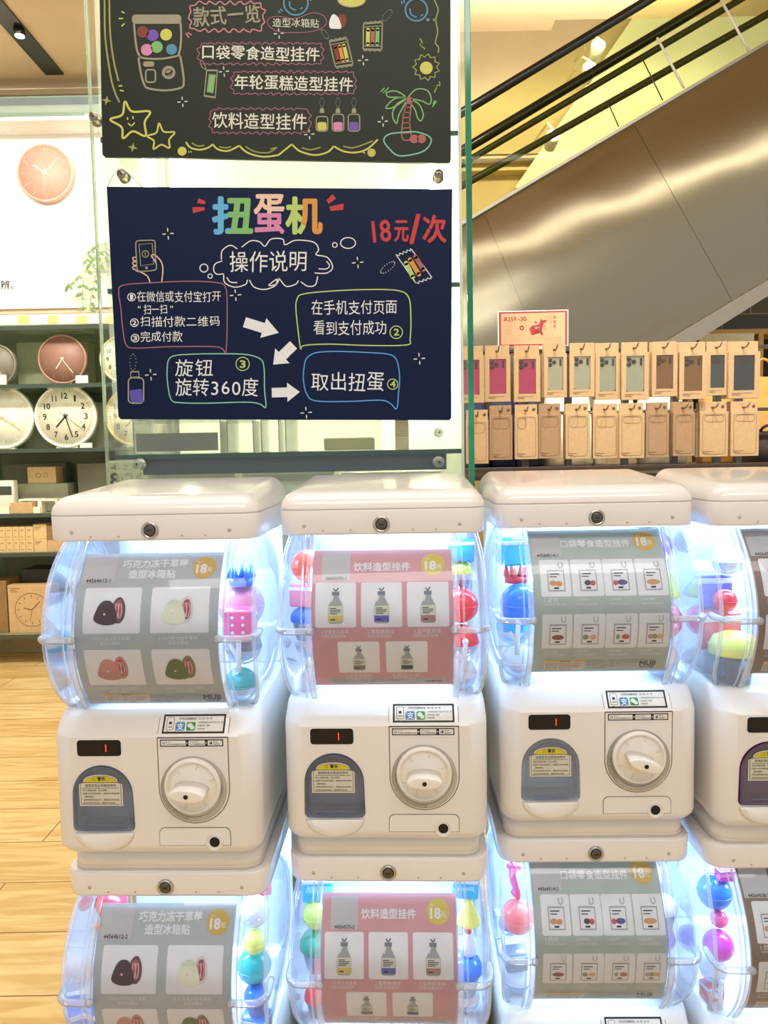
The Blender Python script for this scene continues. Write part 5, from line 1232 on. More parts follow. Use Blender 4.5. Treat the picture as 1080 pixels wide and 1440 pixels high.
GREYB = mat('grey_carton', (158, 156, 132), .55); GREYB2 = mat('grey_carton_dark', (130, 128, 110), .55); KRAFT = mat('kraft', (206, 172, 122), .65, var=.08, scale=60); KRAFTD = mat('kraft_dark', (150, 116, 74), .65, var=.08, scale=60); WHITEB = mat('white_goods', (244, 240, 218), .45)
carton('clock_carton', 23, 482, 122, 540, SHELF_Y+.24, .12, mat('sage_carton', (160, 164, 128), .55), 'wide sage grey carton behind the brown pink clock')
carton('price_card', -6, 527, 8, 540, SHELF_Y+.02, .01, WHITEB, 'white price card below the grey clock', 'price card', 'white price cards on the glass shelves', bev=0)
carton('price_card', 106, 528, 123, 540, SHELF_Y+.02, .01, WHITEB, 'white price card below the brown pink clock', 'price card', 'white price cards on the glass shelves', bev=0)
carton('price_card', 112, 623, 129, 631, SHELF_Y+.02, .01, WHITEB, 'white price card below the black handed clock', 'price card', 'white price cards on the glass shelves', bev=0)
carton('clock_carton', 33, 568, 160, 631, SHELF_Y+.26, .12, GREYB, 'olive grey carton behind the black handed clock')
# digital clocks and their cartons under the lowest glass shelf
t1 = carton('storage_carton', 20, 681, 95, 722, SHELF_Y+.20, .16, GREYB, 'low grey carton under a small kraft box on the third shelf')
zt1 = t1.location.z+(P(20, 681, SHELF_Y+.20).z-t1.location.z)
carton('kraft_box', 38, 657, 78, 722, SHELF_Y+.22, .10, KRAFT, 'small kraft box standing on a low grey carton', base=zt1+.0008, parts='icon')
carton('storage_carton', 4, 653, 92, 722, SHELF_Y+.40, .10, GREYB2, 'tall dark grey carton at the back of the third shelf')
carton('storage_carton', 108, 652, 152, 722, SHELF_Y+.26, .12, GREYB2, 'tall grey carton beside the digital clock')
t = carton('digital_clock', 150, 648, 206, 722, SHELF_Y+.12, .05, mat('lcd_case', (206, 206, 190), .4), 'grey digital clock with a large dark time display', 'clock', bev=.006)
ch = t.children[0]; a = P(150, 648, SHELF_Y+.12); b = P(206, 648, SHELF_Y+.12); wd = b.x-a.x; h = a.z-t.location.z
sc_ = MB().box(-wd*.46, wd*.46, -.027, -.0252, h*.45, h*.96).build('screen', mat('lcd_grey', (160, 164, 148), .3), t)
f = Flat(); f.text('4-23', -wd*.40, wd*.20, -h*.86, 0, 1, 0, h*.11); f.text('8:26', -wd*.42, wd*.42, -h*.62, 0, 1, .03, h*.26)
link('digits', f.mesh('digits', [mat('lcd_ink', (54, 56, 52), .5)], lambda u, v, l: Vector((u, -.0274-l*.0002, -v))), sc_)
t = carton('table_clock', -12, 676, 18, 722, SHELF_Y+.10, .06, WHITEB, 'white table clock with a dark display strip at the picture edge', 'clock', bev=.008)
a = P(-12, 676, SHELF_Y+.10); b = P(18, 676, SHELF_Y+.10); wd = b.x-a.x; h = a.z-t.location.z
MB().box(-wd*.42, wd*.42, -.0315, -.0302, h*.55, h*.82).build('screen', mat('screen_dark', (70, 74, 60), .25), t)
# little white stand frames and a kraft box in front
for x0, x1, lab in ((26, 55, 'white open square stand on the third shelf near the kraft box'), (55, 80, 'white open square stand on the third shelf beside the machine lid')):
    a = P(x0, 702, SHELF_Y+.06); b = P(x1, 702, SHELF_Y+.06); zb = onshelf(722); h = a.z-zb; wd = b.x-a.x
    t = thing('display_stand', lab, 'stand', ((a.x+b.x)/2, SHELF_Y+.10, zb), 0, 'white square stands')
    MB().box(-wd/2, wd/2, -.04, .04, h-.012, h, 0, .002).build('top', WHITEB, t)
    for s in (-1, 1): MB().box(s*wd/2-.006-s*.006, s*wd/2+.006-s*.006, -.04, .04, 0, h-.0121, 0, .002).build('leg', WHITEB, t)
carton('kraft_box', 14, 707, 45, 722, SHELF_Y+.012, .04, KRAFT, 'flat kraft box in front of the white stands')
carton('price_card', 45, 713, 56, 722, SHELF_Y+.02, .01, WHITEB, 'white price card right of the flat kraft box', 'price card', 'white price cards on the glass shelves', bev=0)
carton('price_card', -4, 713, 13, 722, SHELF_Y+.02, .01, WHITEB, 'white price card left of the flat kraft box', 'price card', 'white price cards on the glass shelves', bev=0)
# two tiers of small kraft boxes
xs = (-20, -11, -2, 8, 18, 27, 36, 47); zb = onshelf(777); hh = (zs(758, SHELF_Y+.03)-zb)-.0003
TIERK = mat('kraft_light', (222, 192, 136), .65, var=.08, scale=60)
for tier in (0, 1):
    for k in range(7):
        a = P(xs[k]+.2, 760, SHELF_Y+.03); b = P(xs[k+1]-.2, 760, SHELF_Y+.03)
        ORD = ('first', 'second', 'third', 'fourth', 'fifth', 'sixth', 'seventh')
        t = thing('small_carton', '%s small kraft carton from the wide one, %s tier' % (ORD[6-k], ('bottom', 'top')[tier]), 'box', ((a.x+b.x)/2, SHELF_Y+.11, zb+tier*(hh+.0006)), 0, 'small kraft cartons in two tiers')
        wd = b.x-a.x; bo = MB().box(-wd/2, wd/2, -.08, .08, 0, hh, 0, .0015).build('carton', TIERK, t)
        f = Flat(); f.stroke([(-wd*.25, -hh*.72), (wd*.25, -hh*.72)], hh*.05, 0, 1); f.stroke([(-wd*.25, -hh*.2), (wd*.2, -hh*.2)], hh*.04, 0, 1)
        link('print', f.mesh('print', [mat('carton_ink', (120, 92, 52), .6)], lambda u, v, l: Vector((u, -.0804-l*.0001, -v))), bo)
    a = P(47.5, 760, SHELF_Y+.03); b = P(66, 760, SHELF_Y+.03); wd = b.x-a.x
    t = thing('small_carton', 'wide kraft carton at the end of the %s tier' % ('bottom', 'top')[tier], 'box', ((a.x+b.x)/2, SHELF_Y+.11, zb+tier*(hh+.0006)), 0, 'wide kraft cartons in two tiers')
    hw = hh+(.012*tier)
    bo = MB().box(-wd/2, wd/2, -.08, .08, 0, hw, 0, .0015).build('carton', TIERK, t)
    f = Flat()
    for q in range(3): f.stroke([(-wd*.4, -hw*(.8-.1*q)), (wd*(.1-.15*q), -hw*(.8-.1*q))], hh*.04, 0, 1)
    link('print', f.mesh('print', [mat('carton_ink', (120, 92, 52), .6)], lambda u, v, l: Vector((u, -.0804-l*.0001, -v))), bo)
    a = P(66.5, 760, SHELF_Y+.03); b = P(100, 760, SHELF_Y+.03); wd = b.x-a.x
    t = thing('small_carton', 'brown carton right of the wide kraft carton, %s one' % ('lower', 'upper')[tier], 'box', ((a.x+b.x)/2, SHELF_Y+.11, zb+tier*(hh*.9+.0006)), 0, 'brown cartons by the machine')
    MB().box(-wd/2, wd/2, -.08, .08, 0, hh*(.9 if tier == 0 else 1.15), 0, .0015).build('carton', KRAFTD if tier else KRAFT, t)
carton('clock_carton', 10, 823, 76, 892, SHELF_Y+.04, .07, KRAFT, 'square kraft carton printed with a line drawn clock face', parts='clock')
carton('clock_carton', -40, 818, 8, 892, SHELF_Y+.06, .2, KRAFTD, 'dark brown carton at the picture edge beside the clock carton')
carton('storage_carton', 30, 801, 96, 892, SHELF_Y+.22, .2, mat('charcoal_carton', (76, 72, 60), .6), 'charcoal carton standing behind the clock face carton')
# trailing plant in front of the panel
pl = thing('hanging_plant', 'trailing green leafy sprig hanging in front of the cream panel', 'plant', (P(125, 400, WALL_Y-.12).x, WALL_Y-.12, P(125, 345, WALL_Y-.12).z))
org = pl.location.copy()
LEAF = mat('leaf_green', (120, 150, 84), .5, var=.25, scale=8); LEAFP = mat('leaf_pale', (184, 204, 150), .5, var=.2, scale=8); STEM = mat('stem_green', (120, 132, 82), .6)
rs = random.Random(3)
for stem in ([(150, 345), (132, 362), (120, 384), (116, 412), (117, 436)], [(150, 350), (128, 370), (108, 392), (96, 402)], [(150, 360), (136, 384), (130, 410), (126, 432)], [(150, 340), (128, 352), (122, 366)]):
    pts = [P(u, v, WALL_Y-.12)-org for u, v in stem]; pts = [Vector(p) for p in smooth_pts([tuple(p) for p in pts], k=5)]
    so = MB().tube(pts, .0022, 6).build('stem', STEM, pl)
    lb = MB()
    for i in range(1, len(pts), 2):
        for s in (-1, 1):
            p = pts[i]; ang = rs.uniform(.5, 1.2)*s; L = rs.uniform(.035, .052)
            d = Vector((math.sin(ang), rs.uniform(-.35, .1), -math.cos(ang))).normalized(); n = d.cross(Vector((0, 1, 0))).normalized(); up_ = d.cross(n)*.12
            prof = [(0, 0), (.18, .20), (.45, .30), (.75, .20), (1, 0)]
            vs = [p+d*L*t_+n*L*w_*.8 for t_, w_ in prof]+[p+d*L*t_-n*L*w_*.8 for t_, w_ in prof[1:-1][::-1]]
            mid = p+d*L*.5+up_*L
            lb.add(vs+[mid]+[v+up_.normalized()*.0012 for v in vs], [(i_, (i_+1) % 8, 8) for i_ in range(8)]+[tuple(range(9, 17))[::-1]], rs.choice((0, 0, 1)), True)
    lb.build('leaves', [LEAF, LEAFP], pl)

# ------------------------------------------------------------------ escalator
esc = thing('escalator', 'escalator with brushed steel side and black handrails rising to the right', 'escalator', (P(870, 500, ESC_Y).x, ESC_Y, 0))
EO = esc.location.copy()
def brushed():
    m = bpy.data.materials.new('brushed_cladding'); m.use_nodes = True; nt = m.node_tree; b = nt.nodes['Principled BSDF']
    b.inputs['Base Color'].default_value = lin((162, 152, 128)); b.inputs['Metallic'].default_value = 1.0; b.inputs['Roughness'].default_value = .24
    b.inputs['Anisotropic'].default_value = .5
    tc = nt.nodes.new('ShaderNodeTexCoord')
    n = nt.nodes.new('ShaderNodeTexNoise'); n.inputs['Scale'].default_value = 1.3; n.inputs['Detail'].default_value = 1
    mp = nt.nodes.new('ShaderNodeMapping'); mp.inputs['Rotation'].default_value = (0, math.radians(30), 0); mp.inputs['Scale'].default_value = (40, 1, 400)
    n2 = nt.nodes.new('ShaderNodeTexNoise'); n2.inputs['Scale'].default_value = 1.0
    nt.links.new(tc.outputs['Object'], n.inputs['Vector']); nt.links.new(tc.outputs['Object'], mp.inputs['Vector']); nt.links.new(mp.outputs[0], n2.inputs['Vector'])
    ad = nt.nodes.new('ShaderNodeMath'); ad.operation = 'MULTIPLY_ADD'; ad.inputs[1].default_value = .004
    nt.links.new(n2.outputs['Fac'], ad.inputs[0]); nt.links.new(n.outputs['Fac'], ad.inputs[2])
    bp = nt.nodes.new('ShaderNodeBump'); bp.inputs['Strength'].default_value = .30; bp.inputs['Distance'].default_value = .08
    nt.links.new(ad.outputs[0], bp.inputs['Height']); nt.links.new(bp.outputs[0], b.inputs['Normal'])
    return m
CLAD = brushed(); RUB = mat('handrail_black', (16, 14, 10), .3, coat=.3); SKIRT = mat('skirt_olive', (66, 62, 34), .4); STEEL2 = mat('trim_steel', (190, 182, 164), .38, 1.0)
top = lambda px: 303-.593*(px-670)
low = lambda px: 480-.600*(px-935.4)
tlow = lambda px: 480-.631*(px-978)
def Pe(px, py, y): return P(px, py, y)-EO
seams = [(560, 560), (680, 790), (890, 1030), (1180, 1330), (1300, 1450)]   # seam positions along the top edge and the lower edge
for k in range(len(seams)-1):
    (t0, l0), (t1_, l1) = seams[k], seams[k+1]; m = MB(); rings = []; NS, NT = 14, 16
    g_ = []
    for i in range(NS+1):
        s = (i+.012 if i == 0 else i-.012 if i == NS else i)/NS; row = []
        for j in range(NT+1):
            q = j/NT; a = (t0+(t1_-t0)*s, top(t0+(t1_-t0)*s)); b = (l0+(l1-l0)*s, low(l0+(l1-l0)*s))
            row.append(Pe(a[0]+(b[0]-a[0])*q, a[1]+(b[1]-a[1])*q, ESC_Y-.10*math.sin(math.pi*min(1, q*1.04))**.8))
        g_.append(row)
    vs = [p for row in g_ for p in row]; n = NT+1
    fs = [(i*n+j, i*n+j+1, (i+1)*n+j+1, (i+1)*n+j) for i in range(NS) for j in range(NT)]
    nb = len(vs); vs += [Vector((p.x, .05, p.z)) for p in vs]                 # back of the sheet
    fs += [(nb+i*n+j, nb+(i+1)*n+j, nb+(i+1)*n+j+1, nb+i*n+j+1) for i in range(NS) for j in range(NT)]
    m.add(vs, fs, 0, True)
    o = m.build('cladding_panel', CLAD, esc); o['label'] = 'brushed stainless steel side panel'
def slab(name, f0, f1, x0, x1, y0, y1, m, lab=None):
    pts = [Pe(x0, f0(x0), ESC_Y), Pe(x1, f0(x1), ESC_Y), Pe(x1, f1(x1), ESC_Y), Pe(x0, f1(x0), ESC_Y)]
    o = MB().prism([(p.x, p.z) for p in pts], y0-ESC_Y, y1-ESC_Y).build(name, m, esc)
    if lab: o['label'] = lab
    return o
slab('soffit_trim', low, tlow, 700, 1400, ESC_Y-.02, ESC_Y+.05, STEEL2, 'bright steel trim along the lower edge')
slab('truss', lambda x: top(x)+6, lambda x: tlow(x)-4, 560, 1400, ESC_Y+.055, ESC_Y+.55, mat('truss_grey', (120, 108, 84), .6))
slab('deck_trim', lambda x: top(x)-3, lambda x: top(x)+2, 560, 1400, ESC_Y-.02, ESC_Y+.1, STEEL2)
EG = clear('escalator_glass', (246, 248, 224), .15, .02, (232, 236, 190), base=.0)
hA = lambda px: 146-.604*(px-670); hB = lambda px: 200-.600*(px-670); hB2 = lambda px: 219-.592*(px-670); hC = lambda px: 250-.562*(px-670)
def railtube(name, fn, y, r, m, flat=1.0):
    return MB().tube([Pe(x, fn(x), y) for x in (560, 800, 1100, 1400)], r, 10, flat=flat).build(name, m, esc)
railtube('handrail', hA, ESC_Y+.02, .030, RUB)['label'] = 'black rubber handrail on the near side'
railtube('handrail', hB, ESC_Y+.50, .036, RUB)['label'] = 'black rubber handrail on the far side'
railtube('inner_rail', hB2, ESC_Y+.50, .024, SKIRT); railtube('inner_rail', hC, ESC_Y+.50, .026, SKIRT)
for k, (a, b) in enumerate(((560, 858), (860, 1048), (1050, 1400))):
    def gl_(x, fn): return Pe(x, fn(x), ESC_Y+.02)
    sh = 36
    pts = [Pe(a-38 if k else a, hA(a-38 if k else a)+4, ESC_Y+.02), Pe(b-38, hA(b-38)+4, ESC_Y+.02), Pe(b, top(b)-2, ESC_Y+.02), Pe(a, top(a)-2, ESC_Y+.02)]
    MB().prism([(p.x, p.z) for p in pts], .015, .025).build('balustrade_glass', EG, esc)
for (u0, v0, u1, v1) in ((1014, 0, 1053, 72), (924, 53, 962, 124)):
    MB().tube([Pe(u0, v0, ESC_Y+.012), Pe(u1, v1, ESC_Y+.012)], .008, 8).build('glass_joint', mat('joint_pale', (240, 240, 226), .3), esc)
for (u0, v0, u1, v1) in ((902, 80, 932, 141), (855, 144, 870, 178)):
    MB().tube([Pe(u0, v0, ESC_Y+.012), Pe(u1, v1, ESC_Y+.012)], .004, 8).build('glass_joint', SKIRT, esc)
# lamps added where spots only reflect in the escalator glass
for k, (u, v, lab) in enumerate(((842, 62, 'round lamp added for a spot reflection in the escalator glass, higher of two'), (830, 94, 'round lamp added for a spot reflection in the escalator glass, lower of two'), (778, 190, 'small lamp added for a low spot reflection in the escalator glass'))):
    p = P(u, v, 7.4)
    t = thing('reflection_lamp', lab, 'reflection_lamp', tuple(p), 0, 'lamps added for spot reflections')
    R_ = Matrix.Rotation(math.radians(55), 4, 'X') @ Matrix.Rotation(math.pi, 4, 'X')
    MB().lathe([(.001, -.16), (.055, -.16), (.07, -.02), (.07, .0), (.06, .0), (.05, -.02), (.001, -.02)], 20, 0, Matrix.Rotation(math.radians(70), 4, 'X')).build('housing', mat('lamp_white', (230, 226, 210), .4), t)
    MB().lathe([(.001, -.006), (.058, -.006), (.058, -.001), (.001, -.001)], 20, 0, Matrix.Rotation(math.radians(70), 4, 'X')).build('lamp_face', mat('lamp_face', (255, 244, 220), .4, emit=14), t)
    MB().tube([(0, -.0, .05), (0, .25, .22), (0, .9, .3)], .012, 8).build('arm', mat('lamp_white', (230, 226, 210), .4), t)

# ------------------------------------------------------------------ under the escalator
m = bpy.data.materials.new('dark_tile'); m.use_nodes = True; nt = m.node_tree; b_ = nt.nodes['Principled BSDF']
br = nt.nodes.new('ShaderNodeTexBrick'); br.inputs['Color1'].default_value = lin((78, 74, 46)); br.inputs['Color2'].default_value = lin((58, 54, 34)); br.inputs['Mortar'].default_value = lin((150, 144, 100)); br.inputs['Scale'].default_value = 1; br.inputs['Brick Width'].default_value = .5; br.inputs['Row Height'].default_value = .14; br.inputs['Mortar Size'].default_value = .004
tc = nt.nodes.new('ShaderNodeTexCoord'); mp = nt.nodes.new('ShaderNodeMapping'); mp.inputs['Rotation'].default_value = (math.radians(90), 0, 0)
nt.links.new(tc.outputs['Object'], mp.inputs[0]); nt.links.new(mp.outputs[0], br.inputs['Vector']); nt.links.new(br.outputs[0], b_.inputs['Base Color']); b_.inputs['Roughness'].default_value = .3
struct(MB().box(1.0, 5.0, 6.6, 6.7, 0, P(1080, 385, 6.6).z+.35).build('wall_right', m))
WOODF = mat('oak_frame', (206, 166, 96), .5, var=.1)
bk = thing('display_bookcase', 'pale oak framed dark bookcase under the escalator', 'bookcase', (P(1060, 600, 5.9).x, 5.9, 0))
BO = bk.location.copy()
zt_ = P(1060, 466, 5.9).z
for px in (940, 970, 1068, 1130):
    x = P(px, 600, 5.9).x-BO.x; MB().box(x-.02, x+.02, 0, .3, .001, zt_-.0205).build('post', WOODF, bk)
x0, x1 = P(936, 600, 5.9).x-BO.x, P(1134, 600, 5.9).x-BO.x
MB().box(x0, x1, 0, .3, zt_-.02, zt_+.02).build('top_rail', WOODF, bk); MB().box(x0, x1, .302, .32, .001, zt_).build('back_board', mat('bookcase_dark', (60, 44, 22), .6), bk)
for q in (.45, .9): MB().box(x0+.042, x1-.042, .01, .3, q, q+.03).build('shelf', WOODF, bk)
a, b = P(984, 470, 5.88), P(1060, 492, 5.88)
tag(MB().box(a.x, b.x, 5.875, 5.8995, a.z-.55, a.z, 0, .004).build('sign_board', mat('sign_cream', (246, 236, 200), .5)), 'blank cream board before the oak bookcase under the escalator', 'board')

# ------------------------------------------------------------------ phone case rack
RY = 2.6
rack = thing('display_rack', 'dark metal merchandise rack with rows of hooks holding phone case packs', 'rack', (P(870, 600, RY).x, RY+.35, 0))
RO = rack.location.copy()
RMET = mat('rack_grey', (92, 90, 88), .4, .6); HOOK = mat('hook_steel', (150, 146, 138), .3, 1.0)
def rb(name, x0, x1, y0, y1, z0, z1, m=RMET): return MB().box(x0-RO.x, x1-RO.x, y0-RO.y, y1-RO.y, z0, z1, 0, .002).build(name, m, rack)
for px in (739, 800, 880, 950, 1010, 1040):
    x = P(px, 600, RY+.30).x; rb('post', x-.012, x+.012, RY+.30, RY+.33, .001, P(px, 486, RY+.30).z)
xa, xb = P(600, 600, RY+.30).x, P(1160, 600, RY+.30).x
zu = P(870, 489, RY+.28).z; zm = P(870, 577, RY+.28).z; zl_ = P(870, 654, RY).z
rb('cross_bar', xa, xb, RY+.27, RY+.298, zu-.012, zu); rb('cross_bar', xa, xb, RY+.27, RY+.298, zm-.012, zm)
rb('tray_edge', xa, xb, RY-.03, RY-.01, zl_-.012, zl_, mat('tray_dark', (66, 52, 44), .5)); rb('shelf', xa, xb, RY-.009, RY+.298, zl_-.045, zl_-.03, mat('tray_dark', (66, 52, 44), .5)); rb('base', xa, xb, RY-.0, RY+.36, .001, .12)
PACK = mat('pack_kraft', (204, 170, 126), .6, var=.06, scale=80); PACK2 = mat('pack_kraft_brown', (174, 140, 104), .6, var=.06, scale=80); PINK_ = mat('pack_ink', (110, 76, 48), .6)
def hook(x, z, y0):
    MB().tube([(x-RO.x, RY+.28-RO.y, z), (x-RO.x, y0-.015-RO.y, z), (x-RO.x, y0-.03-RO.y, z+.012)], .0028, 8).build('hook', HOOK, rack)
CASES = {'pink': ((216, 70, 120), 'hot pink'), 'clear': ((212, 208, 180), 'clear'), 'frost': ((200, 200, 172), 'frosted'), 'brown': ((160, 112, 48), 'amber brown'), 'dark': ((66, 66, 60), 'black'), 'slate': ((84, 88, 82), 'smoky grey')}
UP = [(642, 681, 501, 566, 'pink', 1), (682, 718, 500, 564.5, 'pink', 1), (723, 760, 500, 564.5, 'pink', 1), (765, 797.5, 497.5, 558.5, 'clear', 1), (801.5, 836, 496.5, 557.5, 'clear', 1), (837.5, 872, 496.5, 561, 'frost', 1), (874.5, 912, 495.5, 561.5, 'frost', 1), (917.5, 952, 494.5, 557, 'brown', 1), (956.5, 993, 495.5, 560.5, 'brown', 1), (995, 1023, 494.5, 555.5, 'slate', 0), (1025, 1068, 494.5, 559.5, 'dark', 0)]
WH_ = ['by the green glass edge', 'second from the green glass edge', 'third from the green glass edge', 'nearest the pink ones', 'second from the pink ones', 'third from the pink ones', 'next to the brown ones', 'next to the frosted ones', 'next to the smoky grey one', 'second from the row end', 'at the row end']
rr = random.Random(5)
def pack(kind, x0, x1, y0, y1, col, cam_, label, idx, back):
    y = RY+(.012 if kind == 'window' else .0)+.03*(idx % 2)*.5+(.02 if back else 0)*0
    a, b = P(x0, y0, y), P(x1, y1, y); wd = b.x-a.x; h = a.z-b.z; d = .020
    tabh = .036
    yaw = rr.uniform(-.10, .02)
    t = thing('phone_case_pack', label, 'phone case', ((a.x+b.x)/2, y, b.z), yaw, 'window packs of phone cases' if kind == 'window' else 'closed packs of phone cases')
    m_ = PACK if kind == 'window' else (PACK2 if idx in (1, 3, 7, 8) else PACK)
    mb = MB()
    if kind == 'window':
        u0, u1, v0, v1 = -wd*.33, wd*.33, h*.17, h*.92
        for bx in ((-wd/2, u0, 0, h), (u1, wd/2, 0, h), (u0, u1, 0, v0), (u0, u1, v1, h)): mb.box(bx[0], bx[1], 0, d, bx[2], bx[3])
        mb.box(u0, u1, .012, d, v0, v1)
    else: mb.box(-wd/2, wd/2, 0, d, 0, h, 0, .0012)
    bx_ = mb.build('box', m_, t)
    hs = h+tabh*.42
    tb = MB().box(-wd*.48, wd*.48, d*.6, d*.75, h, h+tabh, 0, .0008).build('hang_tab', m_, t)
    sl_ = MB().box(-.006, .006, d*.6-.0006, d*.6-.0001, hs-.003, hs+.003, 0); sl_.build('hang_slot', mat('slot_shadow', (70, 54, 36), .6), tb)
    f = Flat()
    if kind == 'window':
        c = CASES[col][0]
        cs = MB(); cs.prism(rrect(-wd*.325, h*.175, wd*.325, h*.915, .009, 4), .004, .011); co = cs.build('phone_case', mat('case_'+col, c, .2, coat=.6), t); co['label'] = CASES[col][1]+' phone case'
        cm = MB(); k_ = wd*.082
        if cam_:
            for cx, cz in ((-.22, .85), (-.22, .745), (-.05, .80)): cm.lathe([(k_, 0), (k_, .002), (k_*.7, .0025), (.0001, .0025)], 16, 0, Matrix.Translation((cx*wd, .004, cz*h)) @ RX)
            cm.prism(rrect(wd*.18, h*.72, wd*.26, h*.88, wd*.035, 4), .0015, .004)
        else: cm.prism(rrect(-wd*.28, h*.74, wd*.1, h*.89, wd*.05, 4), .002, .004)
        cm.build('camera_cutouts', mat('camera_brown', (88, 72, 52) if cam_ else (50, 50, 46), .3), co)
        MB().box(-wd*.33, wd*.33, .0008, .0013, h*.17, h*.92).build('window_film', clear('pack_film', (252, 252, 250), .6, .1, base=.01), t)
        f.stroke([(-wd*.38, -h*.105), (-wd*.05, -h*.105)], h*.012, 0, 1); f.stroke([(-wd*.02, -h*.11), (wd*.25, -h*.11)], h*.006, 0, 1); f.stroke([(-wd*.38, -h*.07), (-wd*.12, -h*.07)], h*.012, 0, 1)
    else:
        f.stroke(rrect(-wd*.40, -h*.94, wd*.40, -h*.06, .010, 3), .0011, 0, 1, True, False)
        if idx == 2: f.stroke(rrect(-wd*.36, -h*.92, -wd*.02, -h*.68, .010, 3), .0011, 0, 1, True, False)
        else: f.stroke(rrect(-wd*.34, -h*(.92), wd*.34, -h*(.70 if idx < 6 else .78), .010, 3), .0011, 0, 1, True, False)
        f.stroke([(-wd*.40, -h*.12), (-wd*.05, -h*.12)], h*.012, 0, 1); f.stroke([(-wd*.40, -h*.08), (-wd*.18, -h*.08)], h*.010, 0, 1)
        f.disc(wd*.34, -(h+tabh*.5), .0055, 0, 2, 14)
    link('print', f.mesh('print', [PINK_], lambda u, v, l: Vector((u, -.0004-l*.0001 if l < 2 else d*.6-.0008, -v))), bx_)
    hook(t.location.x, b.z+h+tabh*.42, y)
    # the packs hanging behind on the same hook
    for q in range(back):
        t2 = thing('phone_case_pack', label, 'phone case', (t.location.x+rr.uniform(-.004, .002), y+.0235*(q+1), b.z+rr.uniform(-.002, .004)), yaw+rr.uniform(-.03, .03))
        t2['label'] = ('%s pack hanging behind the %s' % (('first', 'second')[q], label.split(' in ')[0] if False else SHORT[(kind, idx)]))
        t2['group'] = 'packs hanging behind others'
        MB().box(-wd/2, wd/2, 0, .021, 0, h, 0, .001).build('box', m_, t2); MB().box(-wd*.48, wd*.48, .012, .015, h, h+tabh, 0, .0008).build('hang_tab', m_, t2)
LO = [(655, 687, 591, 652), (688.5, 721, 584.5, 646.5), (724, 756.5, 583.5, 645.5), (757.5, 789, 582, 644.5), (795.5, 829.5, 582, 645), (834, 869.5, 582, 644.5), (871, 906, 581.5, 644), (909, 940, 580.5, 643), (947, 977, 580, 641), (985, 1023, 579.5, 642), (1029, 1066, 579, 641)]
LW = ['by the green glass edge', 'second from the green glass edge', 'with a small square outline', 'right of the small square outline one', 'fifth in the lower row', 'sixth in the lower row', 'fifth from the row end', 'fourth from the row end', 'third from the row end', 'second from the row end', 'at the row end']
SHORT = {}
for k in range(11): SHORT['window', k] = '%s window pack %s' % (CASES[UP[k][4]][1], WH_[k]); SHORT['closed', k] = 'closed pack %s' % LW[k]
for k, (x0, x1, y0, y1, col, cm_) in enumerate(UP): pack('window', x0, x1, y0, y1, col, cm_, 'kraft window pack with %s phone case, %s' % (CASES[col][1], WH_[k]), k, 1 if k in (3, 5, 7, 8, 10) else 0)
for k, (x0, x1, y0, y1) in enumerate(LO): pack('closed', x0, x1, y0, y1, None, 0, 'closed kraft phone case pack in the lower row, %s' % LW[k], k, 1 if k in (4, 8, 9, 10) else 0)
# sign in its holder on top of the rack
a, b = P(700, 437.5, RY+.1), P(799, 487, RY+.1); wd = b.x-a.x; h = a.z-b.z
sg = thing('sale_sign', 'peach sale sign with a red horse in a white holder on the rack', 'sign', ((a.x+b.x)/2, RY+.1, b.z-.012), -.03)
MB().box(-wd*.19, wd*.19, -.02, .03, 0, .012, 0, .002).build('base', mat('holder_clear', (222, 224, 222), .15, coat=.5), sg)
MB().box(-.012, .012, .012, .18, -.004, -.0002).build('clip', RMET, sg)
pn = MB().box(-wd/2, wd/2, .0, .004, .0125, h+.012, 0, .001).build('frame', mat('holder_white', (250, 248, 240), .4), sg)
f = Flat(); f.rect(0, 0, 200, 100, 1, 1); f.rect(5, 3.5, 195, 95, 0, 2)
for q in (((5, 3.5), (195, 3.5)), ((195, 3.5), (195, 95)), ((195, 95), (5, 95)), ((5, 95), (5, 3.5))): f.stroke(list(q), 1.8, 1, 3)
f.text('满', 12, 24, 21, 1, 3, .02, 12); f.text('259', 26, 50, 21, 1, 3, .02, 12.5); f.text('元', 50.5, 54, 25, 1, 3, .0, 4); f.text('-30', 56, 80, 21, 1, 3, .02, 12.5); f.text('元', 80.5, 84, 25, 1, 3, .0, 4)
for k, ch_ in enumerate('年货节'): f.text(ch_, 158, 168, 18+14*k, 1, 3, .015, 11)
f.stroke([(152, 10), (152, 50)], .8, 1, 3); f.stroke(rrect(11, 32, 46, 70, 3, 3), .8, 2, 3, True, False)
for k in range(6): f.stroke([(17, 38+5*k), (40-3*(k % 2), 38+5*k)], 1.4, 2, 3)
f.disc(67, 47, 7, 1, 3); f.poly([(63.5, 45), (67, 47), (70.5, 45), (70, 48.5), (67, 50.5), (64, 48.5)], 0, 4); f.ring(67, 47, 14, .6, 2, 3); f.text('活动时间以店内公示为准', 52, 82, 68, 2, 3, .0, 3)
f.poly(smooth_pts([(93, 62), (92, 50), (97, 42), (108, 40), (116, 38), (121, 28), (123, 22), (128, 26), (138, 26), (140, 30), (131, 36), (128, 48), (126, 56), (129, 68), (122, 68), (118, 57), (108, 57), (105, 60), (104, 68), (95, 68)], True, 4), 1, 4)
f.stroke([(97, 44), (91, 50), (89, 60)], 2.2, 1, 4); f.disc(109, 48, 4, 3, 5, 10); f.disc(117, 47, 2.4, 3, 5, 8); f.disc(108, 32, 4, 1, 4, 12, 3); f.ring(140, 22, 7, .8, 2, 3); f.disc(134, 44, 4, 2, 4, 12, 3); f.disc(136, 52, 3, 2, 4, 10)
for k in range(4): f.stroke([(11, 76+4.5*k), (184, 76+4.5*k)], .7, 2, 3)
